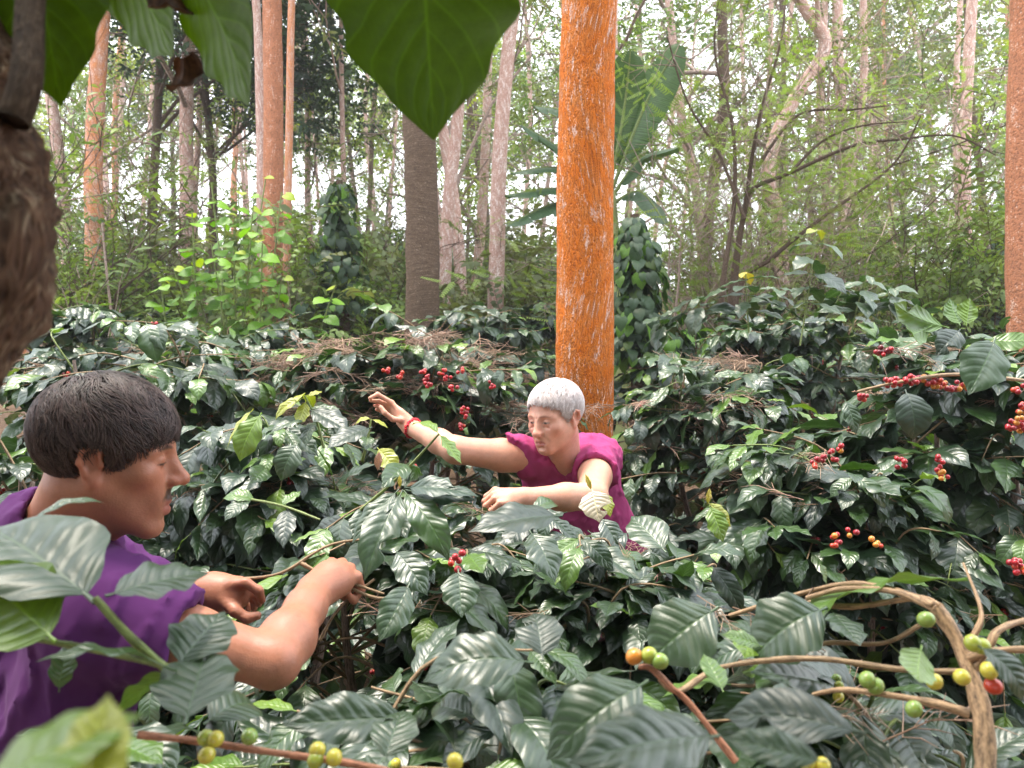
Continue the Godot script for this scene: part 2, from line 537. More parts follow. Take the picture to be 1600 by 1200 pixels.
# ---------------------------------------------------------------- people
# A body as a field of tapered bones and rounded masses, joined smoothly and meshed with one vertex in each crossed cell.
class Body:
	var kind := PackedInt32Array()
	var a := PackedVector3Array()
	var ba := PackedVector3Array()
	var inv := PackedFloat32Array()
	var r0 := PackedFloat32Array()
	var r1 := PackedFloat32Array()
	var k := PackedFloat32Array()
	var cut := PackedInt32Array()
	var turn: Array[Basis] = []
	var ripple: Callable
	var lo := Vector3.ONE * 1e9
	var hi := Vector3.ONE * -1e9

	func grow(p: Vector3, r: float):
		lo = lo.min(p - Vector3.ONE * r)
		hi = hi.max(p + Vector3.ONE * r)

	func bone(p: Vector3, q: Vector3, rp: float, rq: float, blend := 0.02, sub := false):
		kind.append(0); a.append(p); ba.append(q - p); inv.append(1.0 / maxf((q - p).length_squared(), 1e-9))
		r0.append(rp); r1.append(rq); k.append(blend); cut.append(1 if sub else 0); turn.append(Basis())
		if not sub: grow(p, rp); grow(q, rq)

	func ball(p: Vector3, r: Vector3, b := Basis(), blend := 0.02, sub := false):
		kind.append(1); a.append(p); ba.append(r); inv.append(0.0)
		r0.append(0); r1.append(0); k.append(blend); cut.append(1 if sub else 0); turn.append(b.orthonormalized().transposed())
		if not sub: grow(p, maxf(r.x, maxf(r.y, r.z)))

	# half space that takes away what lies along n
	func plane(p: Vector3, n: Vector3, blend := 0.004):
		kind.append(2); a.append(p); ba.append(n.normalized()); inv.append(0.0)
		r0.append(0); r1.append(0); k.append(blend); cut.append(1); turn.append(Basis())

	func one(i: int, p: Vector3) -> float:
		var d := p - a[i]
		if kind[i] == 0:
			var h := clampf(d.dot(ba[i]) * inv[i], 0.0, 1.0)
			return (d - ba[i] * h).length() - lerpf(r0[i], r1[i], h)
		if kind[i] == 1:
			var l := turn[i] * d
			var q := l / ba[i]
			var k0 := q.length()
			var k1 := (q / ba[i]).length()
			return k0 * (k0 - 1.0) / maxf(k1, 1e-6)
		return -d.dot(ba[i])

	func at(p: Vector3, list: PackedInt32Array) -> float:
		var d := 1.0
		for i in list:
			var q := one(i, p)
			var kk := k[i]
			if cut[i]:
				q = -q
				var h := maxf(kk - absf(d - q), 0.0) / kk
				d = maxf(d, q) + h * h * kk * 0.25
			else:
				var h := maxf(kk - absf(d - q), 0.0) / kk
				d = minf(d, q) - h * h * kk * 0.25
		if ripple.is_valid(): d += ripple.call(p)
		return d

	func build(mb: MB, cell: float, paint: Callable):
		var pad := cell * 3.0 + 0.01
		var o := lo - Vector3.ONE * pad
		var size := hi - lo + Vector3.ONE * pad * 2.0
		const B := 6
		var nb := Vector3i(ceili(size.x / cell / B), ceili(size.y / cell / B), ceili(size.z / cell / B))
		var nx := nb.x * B + 1
		var ny := nb.y * B + 1
		var nz := nb.z * B + 1
		var val := PackedFloat32Array()
		val.resize(nx * ny * nz)
		val.fill(1.0)
		var reach := cell * B * 0.87
		var active: Array[Vector3i] = []
		var all := PackedInt32Array(range(kind.size()))
		for bz in nb.z:
			for by in nb.y:
				for bx in nb.x:
					var c := o + Vector3(bx + 0.5, by + 0.5, bz + 0.5) * (cell * B)
					var near := 1e9
					for i in all:
						if not cut[i]: near = minf(near, one(i, c))
					if near > reach + 0.025: continue
					var list := PackedInt32Array()
					for i in all:
						var q := one(i, c)
						if cut[i]:
							if q < reach * 1.3 + k[i]: list.append(i)
						elif q < maxf(near, -reach) + 2.2 * reach + k[i]: list.append(i)
					var dc := at(c, list)
					if dc < -(reach * 2.0 + 0.012):
						for z in B + 1:
							for y in B + 1:
								var row := ((bz * B + z) * ny + by * B + y) * nx + bx * B
								for x in B + 1: val[row + x] = -1.0
						continue
					if dc > reach * 2.0 + 0.012: continue
					active.append(Vector3i(bx, by, bz))
					for z in B + 1:
						for y in B + 1:
							var row := ((bz * B + z) * ny + by * B + y) * nx + bx * B
							var p := o + Vector3(bx * B, by * B + y, bz * B + z) * cell
							for x in B + 1:
								if val[row + x] == 1.0 or val[row + x] == -1.0: val[row + x] = clampf(at(p, list), -0.99, 0.99)
								p.x += cell
		var ids := {}
		var first := mb.v.size()
		var corner := PackedInt32Array([0, 1, nx, nx + 1, nx * ny, nx * ny + 1, nx * ny + nx, nx * ny + nx + 1])
		var where := [Vector3(0, 0, 0), Vector3(1, 0, 0), Vector3(0, 1, 0), Vector3(1, 1, 0), Vector3(0, 0, 1), Vector3(1, 0, 1), Vector3(0, 1, 1), Vector3(1, 1, 1)]
		var edges := PackedInt32Array([0, 1, 2, 3, 4, 5, 6, 7, 0, 2, 1, 3, 4, 6, 5, 7, 0, 4, 1, 5, 2, 6, 3, 7])
		for b in active:
			for z in B:
				for y in B:
					for x in B:
						var g := Vector3i(b.x * B + x, b.y * B + y, b.z * B + z)
						var i := (g.z * ny + g.y) * nx + g.x
						var inside := 0
						for q in 8:
							if val[i + corner[q]] < 0.0: inside += 1
						if inside == 0 or inside == 8: continue
						var sum := Vector3.ZERO
						var n := 0
						for e in range(0, 24, 2):
							var u := val[i + corner[edges[e]]]
							var w := val[i + corner[edges[e + 1]]]
							if (u < 0.0) != (w < 0.0):
								sum += where[edges[e]].lerp(where[edges[e + 1]], u / (u - w))
								n += 1
						var p := o + (Vector3(g) + sum / n) * cell
						ids[i] = mb.vert(p, Vector3.UP, Vector2(p.x * 4.0, p.y * 4.0), paint.call(p))
		var sy := nx
		var sz := nx * ny
		for i in ids:
			var neg: bool = val[i] < 0.0
			for ax in 3:
				var step: int = [1, sy, sz][ax]
				var s1: int = [sy, sz, 1][ax]
				var s2: int = [sz, 1, sy][ax]
				if (val[i + step] < 0.0) == neg: continue
				var p1 = ids.get(i - s1)
				var p2 = ids.get(i - s2)
				var p3 = ids.get(i - s1 - s2)
				if p1 == null or p2 == null or p3 == null: continue
				var q: Array = [ids[i], p1, p3, p2] if not neg else [ids[i], p2, p3, p1]
				mb.ix.append_array(PackedInt32Array([q[0], q[1], q[2], q[0], q[2], q[3]]))
		# normals
		for i in range(first, mb.v.size()): mb.n[i] = Vector3.ZERO
		for t in range(0, mb.ix.size(), 3):
			if mb.ix[t] < first: continue
			var fn := (mb.v[mb.ix[t + 2]] - mb.v[mb.ix[t]]).cross(mb.v[mb.ix[t + 1]] - mb.v[mb.ix[t]])
			for e in 3: mb.n[mb.ix[t + e]] += fn
		for i in range(first, mb.v.size()): mb.n[i] = mb.n[i].normalized()

# head in its own axes: y up, z where the face looks, origin between the eyes' level and the ears
func head_field(f: Body, T: Transform3D, o: Dictionary):
	var s: float = o.get("scale", 1.0)
	var b := T.basis.orthonormalized()
	var long: float = o.get("long", 0.0)
	var X := func(x: float, y: float, z: float) -> Vector3: return T.origin + b * (Vector3(x, y + minf(0.0, y + .045) * long, z) * s)
	var jaw: float = o.get("jaw", 1.0)
	var nose: float = o.get("nose", 1.0)
	f.ball(X.call(0, .036, -.014), Vector3(.073, .077, .092) * s, b, .02)
	f.ball(X.call(0, .012, .022), Vector3(.064, .070, .062) * s, b, .03)
	f.ball(X.call(0, -.048, .026), Vector3(.054 * jaw, .052, .052) * s, b, .03)
	for x in [-1.0, 1.0]:
		f.bone(X.call(x * .055 * jaw, -.045, -.004), X.call(x * .018, -.094, .064), .017 * s, .014 * s, .03)
		f.ball(X.call(x * .042, -.022, .056), Vector3(.024, .020, .022) * s, b, .025)
		f.bone(X.call(x * .046, .016, .066), X.call(x * .012, .017, .082), .010 * s, .010 * s, .014)
		f.ball(X.call(x * .022, -.052, .070), Vector3(.016, .022, .016) * s, b, .02)
	f.ball(X.call(0, -.097, .070), Vector3(.018, .014, .014) * s, b, .025)
	f.ball(X.call(0, -.068, .076), Vector3(.024, .020, .012) * s, b, .02)
	# eye sockets, balls and lids
	for x in [-1.0, 1.0]:
		f.ball(X.call(x * .032, .001, .094), Vector3(.017, .011, .013) * s, b, .014, true)
		f.ball(X.call(x * .031, -.001, .0705), Vector3.ONE * .0125 * s, b, .003)
		if o.has("closed"): f.ball(X.call(x * .031, .0005, .0705), Vector3(.0150, .0135, .0138) * s, b, .004)
		f.bone(X.call(x * .019, .0035, .0795), X.call(x * .031, .0068 - .003 * o.get("lid", 0.0), .0828), .0032 * s, .0036 * s, .004)
		f.bone(X.call(x * .031, .0068 - .003 * o.get("lid", 0.0), .0828), X.call(x * .044, .0022, .0735), .0036 * s, .003 * s, .004)
		f.bone(X.call(x * .020, -.0058, .0795), X.call(x * .032, -.0080, .0805), .0028 * s, .003 * s, .005)
		f.bone(X.call(x * .032, -.0080, .0805), X.call(x * .044, -.0035, .0735), .003 * s, .0026 * s, .005)
	# nose
	f.bone(X.call(0, .014, .072), X.call(0, -.034, .088), .013 * s, .014 * s, .012)
	f.bone(X.call(0, .010, .083), X.call(0, -.030, .083 + .021 * nose), .0075 * s, .0100 * s, .012)
	f.ball(X.call(0, -.035, .086 + .021 * nose), Vector3(.0115, .0100, .0105) * s, b, .008)
	for x in [-1.0, 1.0]:
		f.ball(X.call(x * .0125, -.038, .092 + .006 * nose), Vector3(.0075, .0075, .0105) * s, b, .007)
		f.ball(X.call(x * .0065, -.0455, .098 + .006 * nose), Vector3(.0036, .004, .0055) * s, b, .003, true)
	f.bone(X.call(0, -.046, .090), X.call(0, -.058, .088), .004 * s, .004 * s, .01)
	# lips and the line between them
	var pout: float = o.get("lips", 1.0)
	for x in [-1.0, 1.0]:
		f.bone(X.call(0, -.0640, .0885), X.call(x * .021, -.0675, .0785), .0055 * s * pout, .003 * s, .006)
		f.bone(X.call(0, -.0755, .0870), X.call(x * .020, -.0695, .0785), .0066 * s * pout, .003 * s, .006)
		f.bone(X.call(0, -.0695, .0965), X.call(x * .024, -.0690, .0845), .0024 * s, .0018 * s, .003, true)
	f.bone(X.call(-.010, -.0865, .0895), X.call(.010, -.0865, .0895), .004 * s, .004 * s, .008, true)
	if o.has("folds"):
		for x in [-1.0, 1.0]:
			f.bone(X.call(x * .018, -.040, .0985), X.call(x * .033, -.064, .0880), .0020 * s, .0014 * s, .010, true)
			f.bone(X.call(x * .022, -.014, .0850), X.call(x * .040, -.020, .0800), .0016 * s, .0012 * s, .006, true)
			f.bone(X.call(x * .004, .016, .0945), X.call(x * .006, .026, .0945), .0016 * s, .001 * s, .004, true)
	# ears: a rim, a lobe and a hollow
	for x in [-1.0, 1.0]:
		var e := func(y: float, z: float, out: float) -> Vector3: return X.call(x * (.071 + out), y, z)
		f.ball(e.call(-.010, -.012, .004), Vector3(.007, .027, .015) * s, b * Basis(Vector3.RIGHT, -0.18), .006)
		var rim := [e.call(-.004, .002, .006), e.call(.014, .000, .012), e.call(.021, -.011, .015), e.call(.015, -.024, .016), e.call(-.004, -.027, .014), e.call(-.022, -.018, .008), e.call(-.033, -.006, .004)]
		for i in rim.size() - 1:
			f.bone(rim[i], rim[i + 1], .0042 * s, .0042 * s, .005)
		f.ball(e.call(-.034, -.006, .005), Vector3(.005, .008, .007) * s, b, .006)
		f.ball(e.call(-.006, -.010, .015), Vector3(.009, .014, .0085) * s, b, .004, true)
		f.ball(e.call(-.006, .004, .010), Vector3(.004, .006, .004) * s, b, .004)

func head_paint(T: Transform3D, o: Dictionary) -> Callable:
	var inv := T.affine_inverse()
	var s: float = o.get("scale", 1.0)
	var skin: Color = o.skin
	var n := noise
	return func(p: Vector3) -> Color:
		var q: Vector3 = inv * p / s
		if q.y < -.045: q.y = -.045 + (q.y + .045) / (1.0 + o.get("long", 0.0))
		var ax := absf(q.x)
		var mott := n.get_noise_3dv(p * 55.0)
		var c: Color = skin * (1.0 + 0.10 * mott + 0.08 * n.get_noise_3dv(p * 190.0))
		var flush: Color = o.flush
		# blood nearer the surface at nose, cheeks and ears
		var warm := 0.0
		warm = maxf(warm, 1.0 - smoothstep(.010, .026, q.distance_to(Vector3(0, -.036, .104))))
		warm = maxf(warm, 0.6 * (1.0 - smoothstep(.012, .034, Vector3(ax, q.y, q.z).distance_to(Vector3(.042, -.028, .068)))))
		warm = maxf(warm, 0.9 * smoothstep(.070, .078, ax) * (1.0 - smoothstep(.035, .05, absf(q.y + .008))))
		c = c.lerp(flush, warm * 0.55)
		if q.z > .06:
			var lip := Vector2(ax / .024, (q.y + .0695) / .0115).length()
			c = c.lerp(o.lip, (1.0 - smoothstep(0.75, 1.05, lip)) * 0.8)
			var brow := Vector2((ax - .031) / .019, (q.y - (.0215 - 6.0 * pow(ax - .030, 2.0) - .10 * maxf(0.0, ax - .03))) / .0042).length() + 0.25 * n.get_noise_3dv(p * Vector3(500, 900, 500))
			c = c.lerp(o.brow, (1.0 - smoothstep(0.6, 1.15, brow)) * o.brow_amount)
			var eye := Vector2((ax - .031) / .0118, (q.y + o.get("gap", .0014)) / o.slit).length()
			if eye < 1.0 and q.z > .066 and o.has("closed"):
				c = o.brow
			elif eye < 1.0 and q.z > .072:
				var side: float = signf(q.x)
				var gaze: Vector2 = o.gaze
				var ir := Vector2(q.x - side * .031 - gaze.x, q.y + .001 - gaze.y).length()
				c = Color(.36, .28, .25)  # eye white darkened, shade of the lids put into its colour
				if ir < .0062: c = o.iris
				if ir < .0024: c = Color(.01, .01, .01)
			elif eye < 1.3 and q.z > .07:
				c = c.lerp(o.brow, 0.5 * o.get("lash", 0.4))
		if o.has("moustache") and q.z > .07:
			var mu := Vector2(ax / .026, (q.y + .0560 + 5.0 * ax * ax) / .0078).length() + 0.35 * n.get_noise_3dv(p * Vector3(420, 420, 420))
			c = c.lerp(o.moustache, 0.9 * (1.0 - smoothstep(0.75, 1.15, mu)))
		if o.has("beard"):
			var be := smoothstep(-.045, -.062, q.y) * smoothstep(-.02, .02, q.z) * (1.0 - smoothstep(-.1, -.125, q.y))
			c = c.lerp(o.beard, be * 0.28 * (0.7 + 0.6 * n.get_noise_3dv(p * 420.0)))
		return c

# fingers: chains of joints; each a list of points from the knuckle on, with a radius
func finger(f: Body, pts: Array, r: float):
	for i in pts.size() - 1:
		var t := 1.0 - 0.10 * i
		f.bone(pts[i], pts[i + 1], r * t * 1.03, r * (t - 0.10), .005)

# hair: a cap on the skull and locks laid over it
func hair_mesh(T: Transform3D, o: Dictionary) -> ArrayMesh:
	var mb := MB.new()
	var s: float = o.get("scale", 1.0)
	var centre := Vector3(0, .036, -.014)
	var rad: Vector3 = Vector3(.073, .077, .092) + Vector3.ONE * o.lift
	var line: Callable = o.line       # how far a point on the skull lies inside the hairline, in metres
	var col: Array = o.colors
	# the cap
	var nu := 72
	var nv := 40
	var id := PackedInt32Array()
	id.resize((nu + 1) * (nv + 1))
	for i in nv + 1:
		var ph := PI * 0.78 * i / nv
		for j in nu + 1:
			var th := TAU * j / nu
			var dir := Vector3(sin(ph) * sin(th), cos(ph), sin(ph) * cos(th))
			var q := centre + dir * rad
			var inside: float = line.call(q)
			var lump: float = o.lump * (noise.get_noise_3dv(q * 90.0) + 0.6 * noise.get_noise_3dv(q * 200.0))
			var k := smoothstep(0.0, 0.012, inside)
			q = centre + dir * (rad + Vector3.ONE * lump * k) - dir * (1.0 - k) * (o.lift + .006)
			var c: Color = col[0]
			id[i * (nu + 1) + j] = mb.vert(T.origin + T.basis * (q * s), (T.basis * dir).normalized(), Vector2(0.5, 0.5), c * (1.0 + 0.4 * noise.get_noise_3dv(q * 300.0)) if inside > 0.0 else c)
	for i in nv:
		for j in nu:
			var a := id[i * (nu + 1) + j]
			mb.quad(a, a + 1, id[(i + 1) * (nu + 1) + j + 1], id[(i + 1) * (nu + 1) + j])
	mb.smooth()
	var flow: Callable = o.flow
	var made := 0
	var tries := 0
	while made < o.count and tries < o.count * 4:
		tries += 1
		var dir := Vector3(rng.randfn(), rng.randfn() + 0.25, rng.randfn()).normalized()
		var q := centre + dir * (rad - Vector3.ONE * 0.003)
		var inside: float = line.call(q)
		if inside < 0.0: continue
		made += 1
		var len_: float = o.length * rf(.6, 1.15) * (0.22 + 0.78 * smoothstep(0.0, 0.05, inside))
		var g: Vector3 = flow.call(q, dir)
		var p := q
		var w: float = o.width * rf(.6, 1.2)
		var tone: Color = col[rng.randi() % col.size()]
		tone = tone.lerp(col[0].lerp(col[2], clampf(0.5 + 1.3 * noise.get_noise_3dv(q * 75.0), 0, 1)), .65) * rf(.85, 1.15)
		var ph := rf(0, 6.28)
		var prev := -1
		var steps := 5
		for k in steps + 1:
			var f := float(k) / steps
			var out := ((p - centre) / (rad * rad)).normalized()
			var across := out.cross(g).normalized()
			var ww := w * (1.0 - 0.75 * f)
			var nn := (T.basis * (out + across * 0.0)).normalized()
			var lift: Vector3 = out * (o.lift * 0.35 + o.loft * sin(PI * minf(f * 1.2, 1.0)))
			var e: Vector3 = p + lift
			var i0 := mb.vert(T.origin + T.basis * ((e - across * ww) * s), (nn - T.basis * across * 0.7).normalized(), Vector2(0, f), tone)
			mb.vert(T.origin + T.basis * ((e + out * ww * 0.8) * s), nn, Vector2(.5, f), tone)
			mb.vert(T.origin + T.basis * ((e + across * ww) * s), (nn + T.basis * across * 0.7).normalized(), Vector2(1, f), tone)
			if prev >= 0:
				for m in 2: mb.quad(prev + m, prev + m + 1, i0 + m + 1, i0 + m)
			prev = i0
			g = (g + across * (0.9 * noise.get_noise_3dv(p * o.wave) + 0.16 * sin(ph + f * o.curl)) + out * o.spring * (0.4 - f)).normalized()
			g = (g - out * g.dot(out) * (1.0 - o.spring)).normalized()
			p += g * len_ / steps
			# stay on or above the skull
			var rel := (p - centre) / rad
			if rel.length() < 1.0: p = centre + rel.normalized() * rad
	return mb.mesh()

func skin_material(rough: float) -> StandardMaterial3D:
	var m := mat(Color.WHITE, rough, 0.45)
	m.vertex_color_use_as_albedo = true
	m.subsurf_scatter_enabled = true
	m.subsurf_scatter_strength = 0.18
	var n2 := FastNoiseLite.new()
	n2.seed = 61
	n2.frequency = 1.0
	n2.fractal_octaves = 3
	m.heightmap_enabled = true
	m.heightmap_texture = picture(192, 192, func(a, b):
		var g: float = 0.5 + 0.3 * n2.get_noise_2d(a * 30.0, b * 30.0) + 0.25 * n2.get_noise_2d(a * 9.0 + 40.0, b * 9.0)
		return Color(g, g, g))
	m.heightmap_scale = 0.05
	m.uv1_triplanar = true
	m.uv1_scale = Vector3(9, 9, 9)
	return m

func cloth_material(c: Color) -> StandardMaterial3D:
	var m := mat(c, 0.9, 0.25)
	m.rim_enabled = true
	m.rim = 0.35
	m.rim_tint = 0.6
	m.heightmap_enabled = true
	var n2 := FastNoiseLite.new()
	n2.seed = 31
	n2.frequency = 1.0
	m.heightmap_texture = picture(128, 128, func(a, b):
		var g: float = 0.5 + 0.22 * sin(a * TAU * 32.0) + 0.22 * sin(b * TAU * 32.0)
		return Color(g, g, g))
	m.heightmap_scale = 0.015
	m.uv1_triplanar = true
	m.uv1_scale = Vector3(14, 14, 14)
	return m

func keep(a: Vector3, b: Vector3, r: float):
	flesh.append([a, b, r])

func make_people():
	make_man()
	make_woman()
	# open sight lines to faces, arms and hands
	for w in [
		[[36, 560, 300, 565, 300, 850, 150, 852, 100, 830, 36, 790], 1.3], [[290, 880, 420, 895, 450, 930, 520, 855, 575, 870, 575, 930, 500, 1000, 470, 1062, 330, 1065, 250, 1000], 1.36],
		[[570, 605, 640, 600, 700, 680, 800, 680, 815, 580, 920, 580, 960, 690, 972, 800, 900, 790, 745, 800, 745, 765, 690, 745, 620, 690], 2.6], [[0, 850, 300, 850, 300, 1060, 0, 1070], 1.25], [[488, 985, 560, 940, 590, 1010, 560, 1090, 500, 1115], 2.2], [[860, 520, 960, 520, 960, 590, 900, 590], 3.3]]:
		var poly := PackedVector2Array()
		for i in range(0, w[0].size(), 2): poly.append(Vector2(w[0][i], w[0][i + 1]))
		windows.append([poly, w[1]])

func make_man():
	var foot := P(120, 900, 1.2)
	foot.y = ground_y(foot.x, foot.z)
	var man := thing("person", "man with dark hair and a moustache in a purple shirt, bent over a branch", "person", foot, "people picking coffee")
	var head := P(176, 708, 1.13)
	var yaw := deg_to_rad(104.0)
	var hb := Basis(Vector3.UP, yaw) * Basis(Vector3.RIGHT, deg_to_rad(7.0))
	var T := Transform3D(hb, head)
	var o := {"scale": .89, "closed": true, "long": .42, "gap": .0062, "skin": Color(.32, .132, .078), "flush": Color(.40, .15, .095), "lip": Color(.30, .10, .075), "brow": Color(.022, .014, .012), "brow_amount": 0.85, "gaze": Vector2(0, -.003), "iris": Color(.03, .015, .01), "lash": 1.0, "lid": 2.2, "slit": .0020,
		"moustache": Color(.03, .022, .02), "beard": Color(.10, .055, .042), "nose": 1.25, "jaw": 1.02, "lips": 1.35}
	var mb := MB.new()
	var f := Body.new()
	head_field(f, T, o)
	var nape := head + hb * Vector3(0, -.055, -.035)
	var chest := P(88, 862, 1.22)
	f.bone(nape, nape.lerp(chest, .75), .054, .060, .035)
	f.bone(head + hb * Vector3(0, -.07, .02), nape.lerp(chest, .7), .040, .052, .03)
	f.build(mb, .0026, head_paint(T, o))
	# near arm
	var tint := func(p: Vector3) -> Color: return Color(.36, .150, .092) * (1.0 + 0.12 * noise.get_noise_3dv(p * 45.0) + 0.10 * noise.get_noise_3dv(p * 160.0))
	var shoulder := P(165, 965, 1.06)
	var elbow := P(428, 1034, 1.07)
	var wrist := P(492, 926, 1.245)
	var fist := P(530, 897, 1.30)
	f = Body.new()
	f.bone(shoulder, shoulder.lerp(elbow, .5), .046, .042, .02)
	f.bone(shoulder.lerp(elbow, .5), elbow, .042, .033, .02)
	f.bone(elbow, elbow.lerp(wrist, .30), .033, .038, .02)
	f.bone(elbow.lerp(wrist, .30), elbow.lerp(wrist, .75), .038, .029, .02)
	f.bone(elbow.lerp(wrist, .75), wrist, .030, .0265, .02)
	f.bone(wrist, fist.lerp(wrist, .3), .0265, .031, .02)
	var fwd := (fist - wrist).normalized()
	var right := (look * Vector3(1, -.15, .1)).normalized()
	var upv := right.cross(fwd).normalized()
	right = fwd.cross(upv)
	var H := func(x: float, y: float, z: float) -> Vector3: return wrist + right * x + upv * y + fwd * z
	f.ball(H.call(0, 0, .045), Vector3(.034, .022, .040), Basis(right, upv, fwd), .02)
	for i in 4:
		var x := -.027 + .0185 * i
		var drop := [.004, .0, .002, .008][i] as float
		finger(f, [H.call(x * .6, .006, .03), H.call(x, .008 - drop, .082 - drop), H.call(x * 1.05, -.030, .094 - drop), H.call(x * 1.05, -.042, .066), H.call(x, -.026, .054)], .0098)
	finger(f, [H.call(-.024, -.008, .022), H.call(-.042, -.022, .048), H.call(-.030, -.042, .076), H.call(-.006, -.048, .090)], .0108)
	f.build(mb, .0042, tint)
	keep(shoulder, elbow, .055); keep(elbow, wrist, .05); keep(wrist, fist, .05)
	# far hand reaching to the branch
	var s2 := P(190, 912, 1.42)
	var e2 := P(262, 950, 1.42)
	var w2 := P(322, 926, 1.36)
	f = Body.new()
	f.bone(s2, e2, .046, .040, .02)
	f.bone(e2, w2, .040, .030, .02)
	var k2 := P(372, 918, 1.345)
	f.bone(w2, P(340, 926, 1.355), .027, .028, .02)
	f.bone(P(338, 922, 1.36), k2, .027, .020, .02)
	f.bone(P(345, 936, 1.35), P(372, 936, 1.34), .024, .018, .02)
	# knuckles forward, first finger and thumb closing on the twig
	finger(f, [P(360, 914, 1.335), P(384, 911, 1.325), P(404, 923, 1.325), P(409, 938, 1.335)], .0100)
	finger(f, [P(362, 918, 1.35), P(386, 917, 1.345), P(402, 931, 1.35), P(404, 944, 1.36)], .0098)
	finger(f, [P(362, 924, 1.365), P(385, 925, 1.37), P(398, 938, 1.375), P(397, 950, 1.38)], .0095)
	finger(f, [P(360, 930, 1.38), P(378, 933, 1.39), P(390, 945, 1.395), P(388, 954, 1.39)], .0085)
	finger(f, [P(350, 938, 1.33), P(368, 955, 1.315), P(386, 966, 1.315), P(402, 962, 1.32)], .0112)
	f.build(mb, .0042, tint)
	keep(s2, e2, .05); keep(e2, w2, .045); keep(w2, P(400, 935, 1.34), .045)
	# the rest of the body goes on below the leaves
	f = Body.new()
	var hip := P(40, 1130, 1.22)
	hip.y = 0.72
	for sg in [-1.0, 1.0]:
		var hp: Vector3 = hip + Vector3(0.02, -.02, sg * .09)
		var kn := Vector3(hp.x + .08, ground_y(hp.x, hp.z) + .38, hp.z)
		var an := Vector3(hp.x - .02, ground_y(hp.x, hp.z) + .05, hp.z)
		f.bone(hp, kn, .078, .056, .02)
		f.bone(kn, an, .052, .036, .02)
		f.bone(an, an + Vector3(.15, -.02, 0), .036, .026, .02)
	f.build(mb, .012, func(_p): return Color(.05, .05, .07))
	keep(head + Vector3(0, .02, 0), head + Vector3(0, -.02, 0), .125); keep(nape, chest, .08); keep(chest, hip, .17)
	part(man, "body", mb.mesh(), skin_material(.47))
	# shirt
	mb = MB.new()
	f = Body.new()
	var sh_far := P(150, 890, 1.40)
	var top := nape.lerp(chest, .62)
	f.bone(top + Vector3(-.02, -.03, 0), hip, .092, .145, .06)
	f.bone(shoulder + Vector3(-.02, .0, -.02), hip + Vector3(.02, .0, .07), .075, .10, .06)
	f.bone(sh_far + Vector3(-.02, .0, .02), hip + Vector3(.02, .0, -.07), .075, .10, .06)
	f.bone(top + Vector3(-.02, -.045, .03), shoulder + Vector3(-.01, .01, 0), .06, .062, .05)
	f.bone(top + Vector3(-.02, -.045, -.03), sh_far + Vector3(-.01, .01, 0), .06, .062, .05)
	var cuff := shoulder.lerp(elbow, .50)
	f.bone(shoulder, cuff, .066, .068, .03)
	f.bone(sh_far, e2, .060, .058, .03)
	f.bone(sh_far.lerp(e2, .6), e2, .058, .056, .03)
	f.plane(shoulder.lerp(elbow, .46), (elbow - shoulder), .003)
	f.bone(shoulder.lerp(elbow, .36), shoulder.lerp(elbow, .6), .052, .055, .004, true)
	# open collar
	f.bone(nape.lerp(chest, .1), nape.lerp(chest, .72), .068, .066, .006, true)
	var soft := FastNoiseLite.new()
	soft.seed = 3
	soft.frequency = 1.0
	var ax := (elbow - shoulder).normalized()
	f.ripple = func(p: Vector3) -> float:
		var k := p.dot(Vector3(.6, .7, .2))
		return 0.007 * soft.get_noise_3d(k * 13.0, p.x * 4.0, p.z * 5.0) - 0.009 * pow(1.0 - absf(soft.get_noise_3d(p.dot(ax) * 12.0, p.y * 4.0 + 9.0, p.z * 5.0)), 6.0)
	f.build(mb, .0065, func(_p): return Color.WHITE)
	part(man, "shirt", mb.mesh(), cloth_material(lin(.068, .016, .083)))
	# thick short hair, combed forward and down
	var line := func(q: Vector3) -> float:
		# hairline: high on the forehead, before the ear, low on the nape
		var zz := q.z
		var low: float
		if zz > .05: low = lerpf(.030, .040, clampf((zz - .05) / .035, 0, 1))
		elif zz > .012: low = lerpf(-.016, .030, clampf((zz - .012) / .038, 0, 1))
		elif zz > -.03: low = lerpf(.026, -.016, clampf((zz - .002) / .010, 0, 1))
		else: low = lerpf(.026, -.070, clampf((-.03 - zz) / .035, 0, 1))
		return q.y - low + 0.006 * noise.get_noise_3dv(q * 120.0)
	var flow := func(q: Vector3, dir: Vector3) -> Vector3:
		var away := (q - Vector3(.01, .115, -.055))
		var g := away - dir * away.dot(dir)
		return (g.normalized() + Vector3(0, -.25, .28 if q.z > -.03 else 0.0)).normalized()
	part(man, "hair", hair_mesh(T, {"scale": .89, "lift": .0105, "lump": .003, "line": line, "flow": flow, "colors": [Color(.014, .010, .009), Color(.034, .023, .020), Color(.085, .058, .052), Color(.024, .016, .015)], "count": 9000, "length": .060, "width": .0013, "curl": 5.5, "wave": 38.0, "loft": .007, "spring": .30}), hair_material(.45, .32))

func hair_material(r: float, spec := 0.5) -> StandardMaterial3D:
	var m := mat(Color.WHITE, r, spec)
	m.vertex_color_use_as_albedo = true
	return m

